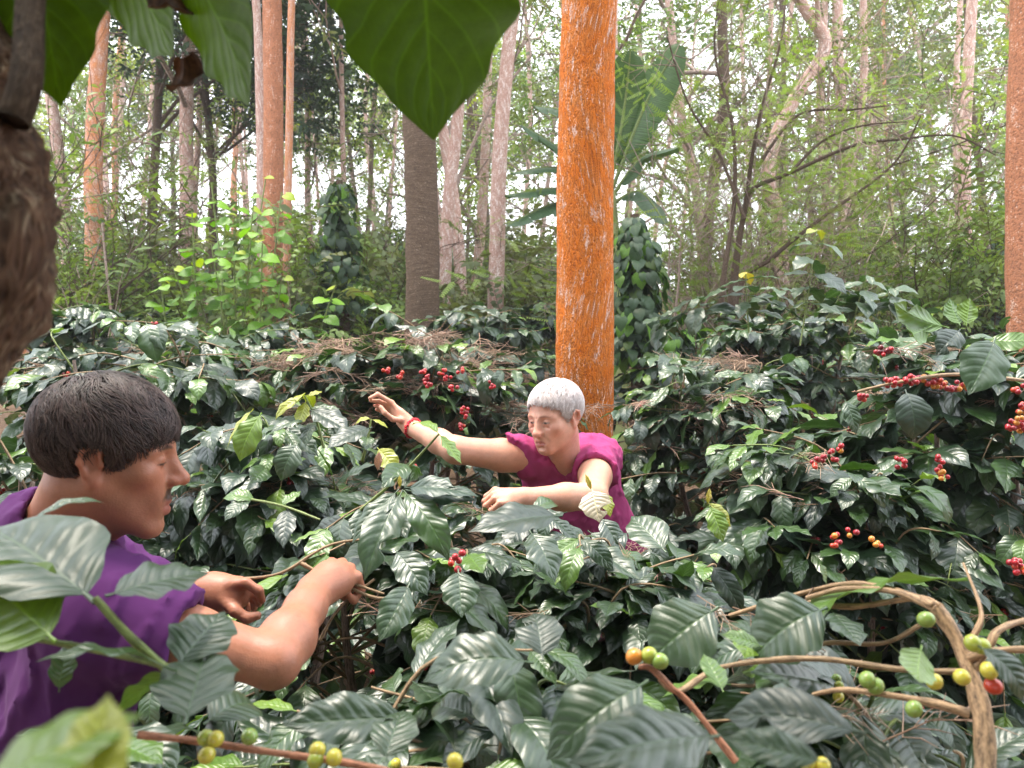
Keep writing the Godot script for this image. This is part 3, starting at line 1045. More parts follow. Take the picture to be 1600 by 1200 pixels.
func make_woman():
	var foot := P(930, 800, 2.5)
	foot.y = ground_y(foot.x, foot.z)
	var woman := thing("person", "woman with cropped white hair in a magenta shirt, reaching out one arm", "person", foot, "people picking coffee")
	var head := P(867, 651, 2.3)
	var hb := Basis(Vector3.UP, deg_to_rad(-43.0)) * Basis(Vector3.RIGHT, deg_to_rad(9.0)) * Basis(Vector3.BACK, deg_to_rad(3.0))
	var T := Transform3D(hb, head)
	var o := {"scale": .88, "skin": Color(.58, .30, .215), "flush": Color(.61, .26, .19), "lip": Color(.40, .13, .11), "brow": Color(.20, .11, .08), "brow_amount": 0.55, "gaze": Vector2(-.003, -.0005), "iris": Color(.06, .06, .06), "lash": 0.9, "lid": 1.4, "slit": .0032, "folds": 1, "nose": 0.95, "jaw": 1.0, "lips": 0.8}
	var mb := MB.new()
	var f := Body.new()
	head_field(f, T, o)
	var nape := head + hb * Vector3(0, -.06, -.03)
	var chest := P(890, 775, 2.36)
	f.bone(nape, P(886, 742, 2.42), .045, .047, .035)
	f.bone(head + hb * Vector3(0, -.070, .010), P(882, 745, 2.40), .032, .042, .03)
	var sl := P(933, 716, 2.43)
	var sr := P(842, 718, 2.38)
	f.bone(P(881, 730, 2.415), P(882, 800, 2.42), .046, .052, .03)
	f.build(mb, .0028, head_paint(T, o))
	var tint := func(p: Vector3) -> Color: return Color(.59, .30, .205) * (1.0 + 0.10 * noise.get_noise_3dv(p * 40.0) + 0.07 * noise.get_noise_3dv(p * 150.0))
	# raised arm
	var er := P(712, 703, 2.27)
	var wr := P(641, 667, 2.40)
	f = Body.new()
	f.bone(sr, sr.lerp(er, .45), .048, .048, .02)
	f.bone(sr.lerp(er, .45), er, .048, .039, .02)
	f.bone(er, er.lerp(wr, .35), .038, .036, .02)
	f.bone(er.lerp(wr, .35), wr, .036, .0245, .02)
	var fwd := (P(611, 637, 2.43) - wr).normalized()
	var right := (look * Vector3(.55, .35, .75)).normalized()     # towards the thumb side, facing the lens
	var upv := fwd.cross(right).normalized()
	right = upv.cross(fwd)
	var H := func(x: float, y: float, z: float) -> Vector3: return wr + right * x + upv * y + fwd * z
	f.bone(wr, H.call(0, 0, .025), .0245, .025, .015)
	f.ball(H.call(.002, 0, .045), Vector3(.032, .016, .040), Basis(right, upv, fwd), .015)
	# fingers bent forward to the berries
	var lf := look * Vector3(-1, 0, 0)
	var tips := [[612, 629, 590, 616, 578, 622], [609, 634, 592, 627, 579, 626], [608, 638, 594, 636, 586, 634], [610, 644, 597, 643, 588, 640]]
	for i in 4:
		var t: Array = tips[i]
		var dd := 2.425 + .013 * (i - 1)
		finger(f, [H.call(.018 - .012 * i, 0, .03), P(t[0], t[1], dd), P(t[2], t[3], dd - .01), P(t[4], t[5], dd - .02)], .0086 if i < 3 else .0076)
	finger(f, [H.call(.016, -.002, .015), P(614, 655, 2.375), P(601, 645, 2.365), P(595, 636, 2.37)], .0098)
	f.build(mb, .004, tint)
	keep(sr, er, .055); keep(er, wr, .045); keep(wr, P(585, 628, 2.42), .05)
	# resting arm
	var el := P(926, 776, 2.13)
	var wl := P(818, 778, 2.05)
	f = Body.new()
	f.bone(sl, sl.lerp(el, .5), .050, .047, .02)
	f.bone(sl.lerp(el, .5), el, .047, .040, .02)
	f.bone(el, el.lerp(wl, .4), .040, .036, .02)
	f.bone(el.lerp(wl, .4), wl, .036, .0255, .02)
	fwd = (P(770, 778, 2.02) - wl).normalized()
	upv = (look * Vector3(-.15, .8, .55)).normalized()
	right = fwd.cross(upv).normalized()
	upv = right.cross(fwd)
	var K := func(x: float, y: float, z: float) -> Vector3: return wl + right * x + upv * y + fwd * z
	f.bone(wl, K.call(0, 0, .03), .0255, .025, .015)
	f.ball(K.call(0, .002, .048), Vector3(.034, .0165, .040), Basis(right, upv, fwd), .015)
	for i in 4:
		var x := -.029 + .0188 * i
		var reach := [.076, .086, .084, .074][i] as float
		finger(f, [K.call(x * .6, .002, .03), K.call(x, .006, reach), K.call(x * 1.05, -.018, reach + .020), K.call(x * 1.05, -.042, reach + .014), K.call(x, -.052, reach)], .0088)
	finger(f, [K.call(-.024, -.006, .022), K.call(-.042, -.018, .046), K.call(-.040, -.032, .070), K.call(-.032, -.042, .084)], .0098)
	f.build(mb, .004, tint)
	keep(sl, el, .055); keep(el, wl, .045); keep(wl, K.call(0, -.01, .1), .045)
	var hip := P(985, 960, 2.55)
	f = Body.new()
	for sg in [-1.0, 1.0]:
		var hp: Vector3 = hip + Vector3(sg * .09, -.04, 0)
		var gy := ground_y(hp.x, hp.z)
		var kn := Vector3(hp.x, gy + .34, hp.z + .06)
		f.bone(hp, kn, .08, .055, .02)
		f.bone(kn, Vector3(hp.x, gy + .05, hp.z), .052, .036, .02)
		f.bone(Vector3(hp.x, gy + .05, hp.z), Vector3(hp.x, gy + .03, hp.z + .14), .036, .026, .02)
	f.build(mb, .012, func(_p): return Color(.06, .06, .08))
	keep(head + Vector3(0, .02, 0), head + Vector3(0, -.02, 0), .12); keep(nape, chest, .07); keep(chest, hip, .15); keep(sl, sr, .07)
	part(woman, "body", mb.mesh(), skin_material(.46))
	# shirt with a v neck
	mb = MB.new()
	f = Body.new()
	f.bone(P(848, 728, 2.45), P(922, 722, 2.49), .068, .076, .05)
	f.bone(P(905, 712, 2.50), P(936, 716, 2.46), .064, .066, .04)
	f.bone(P(884, 765, 2.455), hip, .108, .135, .05)
	f.bone(P(850, 762, 2.42), P(880, 860, 2.5), .070, .09, .05)
	f.bone(P(930, 760, 2.46), P(965, 880, 2.55), .078, .10, .05)
	f.bone(P(866, 738, 2.385), P(846, 724, 2.41), .046, .05, .03)
	f.bone(P(897, 732, 2.40), P(918, 714, 2.45), .046, .05, .03)
	f.bone(sl, sl.lerp(el, .62), .066, .066, .03)
	f.bone(sr, sr.lerp(er, .60), .064, .070, .03)
	f.plane(sl.lerp(el, .45), (el - sl), .003)
	f.bone(sl.lerp(el, .34), sl.lerp(el, .8), .054, .056, .004, true)
	f.plane(P(805, 722, 2.33), look * Vector3(-.96, -.28, -.1), .003)
	f.bone(sr.lerp(er, .72), sr.lerp(er, .95), .055, .060, .004, true)
	# the neck opening: round at the nape, narrowing to a point on the chest
	f.bone(nape, P(882, 692, 2.40), .046, .044, .006, true)
	f.bone(P(872, 702, 2.34), P(881, 768, 2.325), .024, .005, .006, true)
	f.bone(P(872, 702, 2.28), P(881, 770, 2.26), .028, .008, .006, true)
	var soft := FastNoiseLite.new()
	soft.seed = 8
	soft.frequency = 1.0
	f.ripple = func(p: Vector3) -> float:
		var k := p.dot(Vector3(.75, .55, .3))
		return 0.006 * soft.get_noise_3d(k * 26.0, p.y * 6.0, p.z * 8.0) - 0.008 * pow(1.0 - absf(soft.get_noise_3d(p.x * 16.0 + 3.0, p.y * 7.0, p.z * 9.0)), 6.0)
	f.build(mb, .006, func(_p): return Color.WHITE)
	part(woman, "shirt", mb.mesh(), cloth_material(lin(.34, .045, .145)))
	# cropped hair
	var line := func(q: Vector3) -> float:
		var zz := q.z
		var low: float
		if zz > .05: low = lerpf(.036, .060, clampf((zz - .05) / .03, 0, 1))
		elif zz > .010: low = lerpf(-.020, .036, clampf((zz - .01) / .04, 0, 1))
		elif zz > -.03: low = lerpf(.014, -.020, clampf(zz / .01, 0, 1))
		else: low = lerpf(.014, -.045, clampf((-.03 - zz) / .03, 0, 1))
		return q.y - low + 0.010 * noise.get_noise_3dv(q * 110.0)
	var flow := func(q: Vector3, dir: Vector3) -> Vector3:
		var away := (q - Vector3(0, .115, -.05))
		var g := away - dir * away.dot(dir)
		return (g.normalized() + Vector3(0, -.1, .2)).normalized()
	part(woman, "hair", hair_mesh(T, {"scale": .88, "lift": .0085, "lump": .0015, "line": line, "flow": flow, "colors": [Color(.50, .41, .385), Color(.62, .54, .52), Color(.72, .66, .65), Color(.36, .27, .245)], "count": 9000, "length": .030, "width": .0010, "curl": 2.5, "wave": 45.0, "loft": .005, "spring": .40}), hair_material(.5))
	# red beaded bracelet
	var br := MB.new()
	var axis := (wr - er).normalized()
	var c := wr.lerp(er, .06)
	var u := axis.cross(Vector3.UP).normalized()
	var v := axis.cross(u)
	for i in 26:
		var th := TAU * i / 26
		var p := c + (u * cos(th) + v * sin(th)) * .0295 + axis * .002 * sin(i * 2.4)
		tube(br, PackedVector3Array([p - u * .003, p - u * .0015, p + u * .0015, p + u * .003]), PackedFloat32Array([.0018, .0052, .0052, .0018]), 7)
	part(woman, "bracelet", br.mesh(), mat(lin(.62, .015, .03), .35))

# ---------------------------------------------------------------- coffee
var coffee_mesh := []      # fine blades for those that show
var coffee_low := []       # coarser ones for the rest
var berry_mesh: ArrayMesh
var flesh := []            # [a, b, radius]: where people are
var windows := []          # [outline in the picture, depth]: nothing nearer than the depth grows in front of it
var leaves := []           # [bush, transform, mesh, tone, seen]
var berries := []          # [bush, transform, tone]
var bushes := []
var fixed_from := 0

func blocked(p: Vector3, room := 0.012) -> bool:
	for f in flesh:
		var a: Vector3 = f[0]
		var b: Vector3 = f[1]
		if Geometry3D.get_closest_point_to_segment(p, a, b).distance_to(p) < f[2] + room: return true
	return false

func hides(p: Vector3) -> bool:
	var s := project(p)
	if s.z < 0.3: return true
	for w in windows:
		if s.z < w[1] and Geometry2D.is_point_in_polygon(Vector2(s.x, s.y), w[0]): return true
	return false

func leaf_points(t: Transform3D) -> Array:
	return [t * Vector3(0, 0, 0.08), t * Vector3(0, -0.02, 0.5), t * Vector3(0, -0.22, 0.95), t * Vector3(0.16, -0.02, 0.45), t * Vector3(-0.16, -0.02, 0.45), t * Vector3(0, -0.08, 0.72)]

func add_leaf(b: int, at: Vector3, along: Vector3, up: Vector3, length: float, tone: int, free := false) -> bool:
	var t := leaf_frame(at, along, up, length, rf(0.88, 1.16))
	if not free:
		for p in leaf_points(t):
			if hides(p) or blocked(p): return false
	leaves.append([b, t, rng.randi() % coffee_mesh.size(), tone, 0])
	return true

func any_tone() -> int:
	var k := rng.randf()
	if k < 0.26: return 0
	if k < 0.50: return 1
	if k < 0.68: return 2
	if k < 0.80: return 3
	if k < 0.92: return 4
	if k < 0.975: return 11
	return 5

func cluster(b: int, at: Vector3, count: int, ripe: Array, size := 0.0060):
	for i in count:
		var off := Vector3(rf(-1, 1), rf(-1, 0.7), rf(-1, 1)).normalized() * size * rf(1.2, 2.3)
		var bs := Basis.from_euler(Vector3(rf(0, 6), rf(0, 6), rf(0, 6))).scaled(Vector3.ONE * size * rf(0.85, 1.12))
		berries.append([b, Transform3D(bs, at + off), ripe[rng.randi() % ripe.size()]])

func bush(label: String, px: float, d: float, top_py: float, top_d: float, rx: float, rz: float, laterals: int, size: float, o := {}) -> int:
	var mid := P(px, 600, d)
	var gy := ground_y(mid.x, mid.z)
	var h := P(px, top_py, top_d).y - gy
	var at := Vector3(mid.x, gy, mid.z)
	var root := thing("coffee_bush", label, "bush", at, "coffee bushes of the plantation")
	var b := bushes.size()
	var wood := MB.new()
	var green := MB.new()
	bushes.append({"root": root, "wood": wood, "green": green, "h": h, "rx": rx, "rz": rz, "label": label})
	var fruit: float = o.get("fruit", 0.06)
	var ripe: Array = o.get("ripe", [0, 0, 1, 1, 2, 3])
	var face: float = o.get("face", 0.6)
	var stems := []
	var ns: int = o.get("stems", 3)
	for i in ns:
		var a := TAU * (i + rf(0, .6)) / ns
		var foot := at + Vector3(cos(a) * 0.06, -0.03, sin(a) * 0.06)
		var head := at + Vector3(cos(a) * rx * 0.35, h * rf(0.78, 0.92), sin(a) * rz * 0.35)
		var pts := spline([foot, foot.lerp(head, 0.4) + Vector3(rf(-.05, .05), 0, rf(-.05, .05)), foot.lerp(head, 0.75) + Vector3(rf(-.04, .04), 0, rf(-.04, .04)), head], 5)
		var trunk := MB.new()
		tube(trunk, pts, taper(pts.size(), rf(.016, .022), .006), 7)
		part(root, "stem", trunk.mesh(), M.grey_twig)
		stems.append(pts)
	var toward := atan2(-at.z, -at.x)
	for i in laterals:
		var t := 1.0 - pow(rng.randf(), 1.25) * 0.82
		var a := rf(-PI, PI)
		if rng.randf() < face: a = toward + rf(-1.5, 1.5)
		var stem: PackedVector3Array = stems[rng.randi() % ns]
		var s0: Vector3 = stem[clampi(int(t * 0.95 * (stem.size() - 1)), 2, stem.size() - 1)]
		var wide := 1.0 if t < 0.4 else sqrt(maxf(1.0 - pow((t - 0.4) / 0.66, 2.0), 0.02))
		var end := at + Vector3(cos(a) * rx * wide, h * t, sin(a) * rz * wide) * Vector3(1, 1, 1)
		var reach := rf(0.72, 1.1)
		end.x = at.x + (end.x - at.x) * reach
		end.z = at.z + (end.z - at.z) * reach
		end.y += rf(-0.16, 0.02) * minf(1.0, h)
		var k1 := s0.lerp(end, 0.5) + Vector3(rf(-.05, .05), rf(0.03, 0.11), rf(-.05, .05))
		var pts := spline([s0, k1, end], 7)
		var bad := false
		for p in pts:
			if blocked(p, 0.02): bad = true
		if hides(end) or bad: continue
		var before := leaves.size()
		var run := 0.0
		var total := 0.0
		for q in pts.size() - 1: total += pts[q].distance_to(pts[q + 1])
		var next := total * 0.22
		for q in pts.size() - 1:
			var seg := pts[q].distance_to(pts[q + 1])
			while next < run + seg + 1e-5:
				var at_p := pts[q].lerp(pts[q + 1], (next - run) / maxf(seg, 1e-5))
				var tan_ := (pts[q + 1] - pts[q]).normalized()
				var f := next / maxf(total, 0.01)
				var side := tan_.cross(Vector3.UP).normalized()
				for sg in [-1.0, 1.0]:
					if rng.randf() > 0.55 + 0.45 * f: continue
					var along: Vector3 = side * sg * rf(.65, 1.0) + tan_ * rf(.35, .9) + Vector3(rf(-.15, .15), rf(-.85, .12) - (0.25 if t < 0.6 else 0.0), rf(-.15, .15))
					var up := Vector3.UP + tan_ * rf(-0.1, .5) + Vector3(rf(-.4, .4), 0, rf(-.4, .4))
					var big := size * rf(.72, 1.18) * (1.0 - 0.35 * smoothstep(0.8, 1.0, f))
					add_leaf(b, at_p, along, up, big, any_tone() if f < 0.9 else [4, 2, 4, 5][rng.randi() % 4])
				if f > 0.2 and f < 0.85 and rng.randf() < fruit: cluster(b, at_p, rng.randi_range(3, 9), ripe)
				next += rf(.038, .062) * size / 0.15
			run += seg
		add_leaf(b, end, (pts[-1] - pts[-2]).normalized() + Vector3(rf(-.4, .4), rf(-.2, .1), rf(-.4, .4)), Vector3.UP + Vector3(rf(-.3, .3), 0, rf(-.3, .3)), size * rf(.5, .8), [4, 5, 2, 6][rng.randi() % 4])
		if leaves.size() - before > 4: tube(wood if rng.randf() < 0.75 else green, pts, taper(pts.size(), 0.0042, 0.0017), 4, Color.WHITE, none, false)
	return b

# an upright young shoot with pairs of fresh leaves
func shoot(b: int, foot: Vector3, head: Vector3, pairs: int, size: float, tones: Array, free := true):
	var pts := spline([foot, foot.lerp(head, 0.5) + Vector3(rf(-.02, .02), 0, rf(-.02, .02)), head], 5)
	tube(bushes[b].green, pts, taper(pts.size(), 0.0042, 0.0022), 5, Color.WHITE, none, false)
	var t := (head - foot).normalized()
	var turn := rf(0, 3)
	for i in pairs:
		var f := 1.0 - float(i) / maxf(pairs, 1) * 0.75
		var p := foot.lerp(head, f)
		var side := t.cross(Vector3(cos(turn), 0.1, sin(turn))).normalized()
		turn += 1.57
		for sg in [-1.0, 1.0]:
			var tone: int = tones[mini(i, tones.size() - 1)]
			add_leaf(b, p, side * sg + t * rf(-.1, .4) + Vector3(0, rf(-.6, .0), 0), t + Vector3(rf(-.3, .3), 0.4, rf(.1, .9)), size * (0.55 + 0.45 * minf(1.0, i / 1.5)) * rf(.85, 1.1), tone, free)

# a leaf from base to tip; face: where its upper side looks (right, up, towards the lens)
func own_leaf(b: int, x0: float, y0: float, d0: float, x1: float, y1: float, d1: float, wide: float, face: Vector3, tone: int, kind := -1):
	var a := P(x0, y0, d0)
	var along := P(x1, y1, d1) - a
	var t := leaf_frame(a, along, look * face, along.length())
	t.basis.x *= wide
	var k := kind if kind >= 0 else rng.randi() % coffee_mesh.size()
	leaves.append([b, t, k, tone, 999])

func own_branch(b: int, ctrl: Array, r0: float, r1: float, m: Material, called := "branch"):
	var mb := MB.new()
	var pts := spline(ctrl, 6)
	var ph := rf(0, 9)
	tube(mb, pts, taper(pts.size(), r0, r1), 8, Color.WHITE, func(th, s): return 1.0 + 0.16 * sin(s * 110.0 + ph) * sin(s * 47.0) + 0.08 * sin(th * 2.0 + s * 30.0))
	part(bushes[b].root, called, mb.mesh(), m)

func make_coffee():
	for i in 8:
		coffee_mesh.append(leaf_mesh({"nu": 18, "nv": 8, "ratio": 0.205 + 0.012 * (i % 3), "droop": [0.35, 0.7, 1.1, 0.2, 0.85, 0.5, 1.35, 0.05][i], "fold": [0.5, 0.2, 0.35, 0.7, 0.1, 0.45, 0.3, 0.6][i], "quilt": 0.013, "wave": [0.02, 0.032, 0.016, 0.026, 0.036, 0.014, 0.024, 0.03][i], "twist": [0.3, -0.4, 0.1, -0.2, 0.5, -0.6, 0.2, 0.0][i], "seed": i * 1.7, "bite": 0.75 if i == 5 else 0.0}))
	for i in 3:
		coffee_low.append(leaf_mesh({"nu": 8, "nv": 4, "ratio": 0.21, "droop": [0.4, 0.8, 1.2][i], "fold": [0.4, 0.2, 0.5][i], "wave": 0.025, "seed": i * 2.1, "twist": [0.2, -0.3, 0.0][i]}))
	var sp := SphereMesh.new()
	sp.radius = 1.0
	sp.height = 2.15
	sp.radial_segments = 12
	sp.rings = 7
	berry_mesh = ArrayMesh.new()
	berry_mesh.add_surface_from_arrays(Mesh.PRIMITIVE_TRIANGLES, sp.get_mesh_arrays())

	var needles := []
	# bushes round the two people
	var behind_woman := bush("broad coffee bush heaped with dry brown needles, its red berries behind the reaching hand", 640, 3.15, 482, 3.2, 0.80, 0.55, 100, 0.165, {"fruit": 0.05})
	var behind_man := bush("coffee bush with young yellow shoots between the man's face and the reaching hand", 400, 2.1, 668, 2.0, 0.50, 0.32, 95, 0.15, {"fruit": 0.03})
	var far_left := bush("dark coffee bush behind the man's hair, below the rust red trunks", 215, 3.0, 500, 3.0, 0.72, 0.5, 85, 0.16, {"fruit": 0.05})
	var by_neck := bush("low coffee bush behind the man's back", -20, 2.0, 650, 2.0, 0.42, 0.3, 45, 0.15)
	var between := bush("coffee bush between the man's fist and the woman's resting hand", 640, 1.62, 815, 1.6, 0.46, 0.30, 120, 0.145, {"fruit": 0.02})
	var under_arm := bush("coffee bush below the woman's elbow, one pale leaf turned up", 985, 1.62, 840, 1.55, 0.40, 0.30, 95, 0.14, {"fruit": 0.01})
	var right_of_trunk := bush("coffee bush at the foot of the thick orange trunk, littered with needles", 1140, 2.95, 545, 3.0, 0.60, 0.5, 85, 0.155, {"fruit": 0.05})
	var heavy := bush("coffee bush heavy with red berries on a long branch", 1500, 2.35, 535, 2.3, 0.52, 0.42, 110, 0.17, {"fruit": 0.05})
	var low_right := bush("low coffee bush under the berry-laden branch, dry fronds caught in it", 1290, 2.1, 690, 2.0, 0.46, 0.32, 95, 0.15, {"fruit": 0.05})
	var behind_right := bush("tall coffee bush with upright shoots in front of the leaning grey trunk", 1255, 4.1, 468, 4.1, 0.85, 0.5, 75, 0.16, {"fruit": 0.02})
	# in front of the lens
	var front_right := bush("coffee bush with bare arching pale branches and green berries", 1330, 0.92, 985, 0.88, 0.32, 0.20, 80, 0.125, {"fruit": 0.03, "ripe": [5, 6, 7]})
	var front_mid := bush("coffee bush in front of the man's elbow with green berries along a brown twig", 690, 0.92, 1050, 0.88, 0.36, 0.18, 80, 0.125, {"fruit": 0.02, "ripe": [5, 6, 7]})
	var front_left := bush("coffee bush whose large leaves cover the man's purple shirt", 120, 0.80, 1110, 0.78, 0.24, 0.15, 26, 0.13)
	# farther rows
	for r in [
		["coffee bush under the leaning rust red trunk beside the gnarled bark", 90, 4.6, 462, 0.7, 60], ["coffee bush below the broad-leaved sapling", 370, 4.8, 484, 0.75, 60], ["coffee bush at the foot of the dark scaly trunk", 730, 5.2, 478, 0.8, 60],
		["coffee bush beside the pepper vine near the thick orange trunk", 1050, 5.0, 500, 0.6, 50], ["coffee bush beside the trunk wrapped in light green vine", 1440, 4.6, 488, 0.8, 60], ["coffee bush at the foot of the brick red trunk", 1640, 3.6, 500, 0.6, 60],
		["small far coffee bush between the rust red trunks and the sapling", 230, 7.5, 462, 0.9, 40], ["small far coffee bush beyond the pepper vine column", 560, 7.8, 468, 0.9, 40], ["small far coffee bush beyond the thick orange trunk", 860, 8.0, 468, 0.9, 40], ["small far coffee bush beyond the leaning grey trunk", 1200, 7.6, 474, 1.0, 40], ["small far coffee bush beyond the brick red trunk", 1560, 7.0, 470, 1.0, 40]]:
		bush(r[0], r[1], r[2], r[3], r[2], r[4], 0.5, r[5], 0.165 if r[2] < 6.0 else 0.2, {"fruit": 0.01, "stems": 2})
	fixed_from = leaves.size()
	own_details({"behind_woman": behind_woman, "behind_man": behind_man, "between": between, "under_arm": under_arm, "heavy": heavy, "behind_right": behind_right, "front_right": front_right, "front_mid": front_mid, "front_left": front_left, "low_right": low_right, "right_of_trunk": right_of_trunk, "far_left": far_left, "by_neck": by_neck})
	settle_leaves()
	litter_needles([[behind_woman, 95, 0.5], [between, 8, 0.4], [behind_man, 10, 0.5], [right_of_trunk, 26, 0.5], [low_right, 12, 0.6], [heavy, 10, 0.6], [far_left, 14, 0.7], [under_arm, 4, 0.5], [front_right, 4, 0.7]])

func own_details(b: Dictionary):
	# young shoots with yellow-green leaves
	shoot(b.behind_man, P(506, 700, 1.95), P(476, 618, 1.95), 3, 0.11, [7, 4, 2])
	own_leaf(b.behind_man, 474, 622, 1.93, 418, 642, 1.88, .7, Vector3(0, .7, .7), 7, 2)
	own_leaf(b.behind_man, 478, 626, 1.93, 466, 668, 1.9, 1.2, Vector3(0, -.2, -1), 7, 0)
	own_leaf(b.behind_man, 480, 620, 1.93, 505, 606, 1.95, .8, Vector3(0, .6, .7), 7, 1)
	own_leaf(b.behind_man, 484, 640, 1.93, 545, 668, 1.86, 1.2, Vector3(0, .8, .5), 3, 3)
	own_leaf(b.behind_man, 482, 650, 1.93, 420, 668, 1.86, 1.1, Vector3(0, .8, .5), 2, 0)
	shoot(b.behind_man, P(566, 720, 1.9), P(580, 655, 1.88), 2, 0.085, [7, 4])
	shoot(b.between, P(560, 800, 1.6), P(686, 678, 1.58), 2, 0.13, [6, 4])
	own_leaf(b.behind_man, 408, 646, 1.85, 362, 718, 1.8, 1.25, Vector3(-.1, .4, 1), 6, 1)
	own_leaf(b.behind_man, 395, 640, 1.88, 345, 696, 1.86, 0.9, Vector3(-.8, .3, .5), 7, 0)
	own_leaf(b.behind_man, 590, 700, 1.86, 620, 732, 1.8, 1.2, Vector3(0, .5, .9), 7, 1)
	own_leaf(b.behind_man, 466, 692, 1.85, 430, 745, 1.78, 1.35, Vector3(.1, .6, .9), 2, 2)
	own_leaf(b.behind_man, 580, 668, 1.85, 510, 690, 1.75, 1.2, Vector3(0, .8, .6), 3, 0)
	own_leaf(b.between, 590, 735, 1.6, 592, 705, 1.6, 1.0, Vector3(0, .2, 1), 9, 0)
	# the crown of narrow hanging leaves before the fist
	for l in [[628, 768, 1.42, 562, 890, 1.28], [632, 768, 1.42, 706, 850, 1.3], [622, 766, 1.42, 545, 840, 1.34], [634, 762, 1.42, 745, 757, 1.36], [636, 766, 1.44, 745, 780, 1.38]]:
		own_leaf(b.between, l[0], l[1], l[2], l[3], l[4], l[5], 0.82, Vector3(0, .75, .6), [2, 11, 2, 4, 3][rng.randi() % 5])
	own_leaf(b.between, 625, 762, 1.42, 624, 742, 1.42, 0.8, Vector3(0, .2, 1), 8, 0)
	own_leaf(b.between, 640, 912, 1.2, 595, 998, 1.12, 1.2, Vector3(.2, .3, 1), 2, 0)
	own_leaf(b.between, 716, 890, 1.22, 722, 962, 1.16, 1.75, Vector3(.15, .5, .9), 2, 3)
	own_leaf(b.between, 618, 860, 1.3, 664, 915, 1.22, 1.2, Vector3(.1, .5, .8), 1, 1)
	# below the woman's arm
	own_leaf(b.under_arm, 925, 764, 1.55, 936, 812, 1.5, 1.9, Vector3(-.1, .3, 1), 10, 5)
	own_leaf(b.under_arm, 940, 768, 1.57, 962, 806, 1.55, 1.4, Vector3(.5, .3, .7), 7, 1)
	own_leaf(b.under_arm, 924, 766, 1.56, 915, 740, 1.56, 0.7, Vector3(0, .3, 1), 8, 0)
	own_leaf(b.under_arm, 876, 806, 1.5, 735, 812, 1.4, 1.05, Vector3(0, .85, .55), 3, 0)
	own_leaf(b.under_arm, 830, 800, 1.6, 880, 765, 1.65, 0.9, Vector3(0, .7, .6), 4, 2)
	own_leaf(b.under_arm, 828, 830, 1.4, 872, 890, 1.3, 1.25, Vector3(.2, .6, .8), 1, 1)
	own_leaf(b.under_arm, 1108, 790, 1.5, 1136, 845, 1.46, 1.3, Vector3(.1, .3, 1), 6, 1)
	own_leaf(b.under_arm, 1106, 785, 1.5, 1150, 822, 1.52, 0.9, Vector3(.5, .3, .6), 7, 0)
	own_leaf(b.under_arm, 1105, 788, 1.5, 1110, 762, 1.5, 0.8, Vector3(0, .2, 1), 8, 0)
	own_leaf(b.under_arm, 1040, 862, 1.4, 985, 800, 1.5, 1.5, Vector3(-.1, .7, .7), 2, 3)
	# leaves that hide her waist
	for i in 26:
		var x := rf(770, 985)
		var y := rf(800, 850)
		var dd := rf(1.72, 1.95)
		own_leaf(b.under_arm, x, y, dd, x + rf(-70, 70), y + rf(12, 55), dd - rf(.03, .1), rf(.95, 1.2), Vector3(rf(-.3, .3), rf(.6, .9), rf(.3, .7)), any_tone())
	own_leaf(b.behind_man, 400, 782, 1.8, 345, 760, 1.78, 1.1, Vector3(0, .8, .5), 5, 2)
	own_leaf(b.behind_man, 392, 780, 1.8, 348, 800, 1.72, 1.1, Vector3(0, .8, .5), 2, 1)
	own_leaf(b.behind_man, 440, 790, 1.75, 470, 764, 1.8, 1.1, Vector3(0, .8, .5), 5, 3)
	own_leaf(b.behind_man, 450, 793, 1.75, 440, 850, 1.66, 1.1, Vector3(0, .7, .6), 3, 0)
	# large leaves before the shirt
	var d := 0.62
	own_leaf(b.front_left, 146, 938, d, -20, 805, d + 0.07, 1.6, Vector3(.15, .8, .45), 2, 3)
	own_leaf(b.front_left, 168, 930, d, 328, 884, d + 0.05, 1.7, Vector3(-.1, .8, .4), 2, 3)
	own_leaf(b.front_left, 84, 1000, d - 0.02, -30, 890, d + 0.02, 1.75, Vector3(-.2, -.5, -.8), 6, 0)
	own_leaf(b.front_left, 276, 1042, d, 352, 946, d + 0.07, 1.75, Vector3(.15, .8, .5), 2, 3)
	own_leaf(b.front_left, 272, 1047, d - 0.01, 74, 970, d - 0.03, 0.55, Vector3(0, .95, -.25), 4, 1)
	own_leaf(b.front_left, 290, 1130, d - 0.06, 322, 1010, d + 0.03, 1.5, Vector3(.1, .8, .5), 2, 7)
	own_leaf(b.front_left, 92, 1080, d + .05, 102, 1002, d + .05, 1.2, Vector3(.1, .1, 1), 4, 1)
	own_leaf(b.front_left, 290, 1052, d, 180, 1078, d + 0.03, 0.8, Vector3(0, .8, -.5), 5, 1)
	own_leaf(b.front_left, 40, 830, d + .1, 140, 738, d + .12, 0.55, Vector3(-.1, .9, .2), 4, 2)
	own_branch(b.front_left, [P(268, 1052, d), P(208, 1000, d), P(148, 934, d)], .0042, .003, M.green_stem)
	own_branch(b.front_left, [P(285, 1048, d), P(160, 1018, d), P(20, 992, d + .01)], .0030, .0024, M.green_stem)
	# the blurred pale leaf close to the lens
	own_leaf(b.front_left, -60, 1260, 0.22, 214, 1085, 0.25, 1.45, Vector3(-.15, .9, .25), 6, 0)
	own_leaf(b.front_left, 120, 1300, 0.22, 170, 1075, 0.25, 1.15, Vector3(.3, .6, .6), 7, 3)
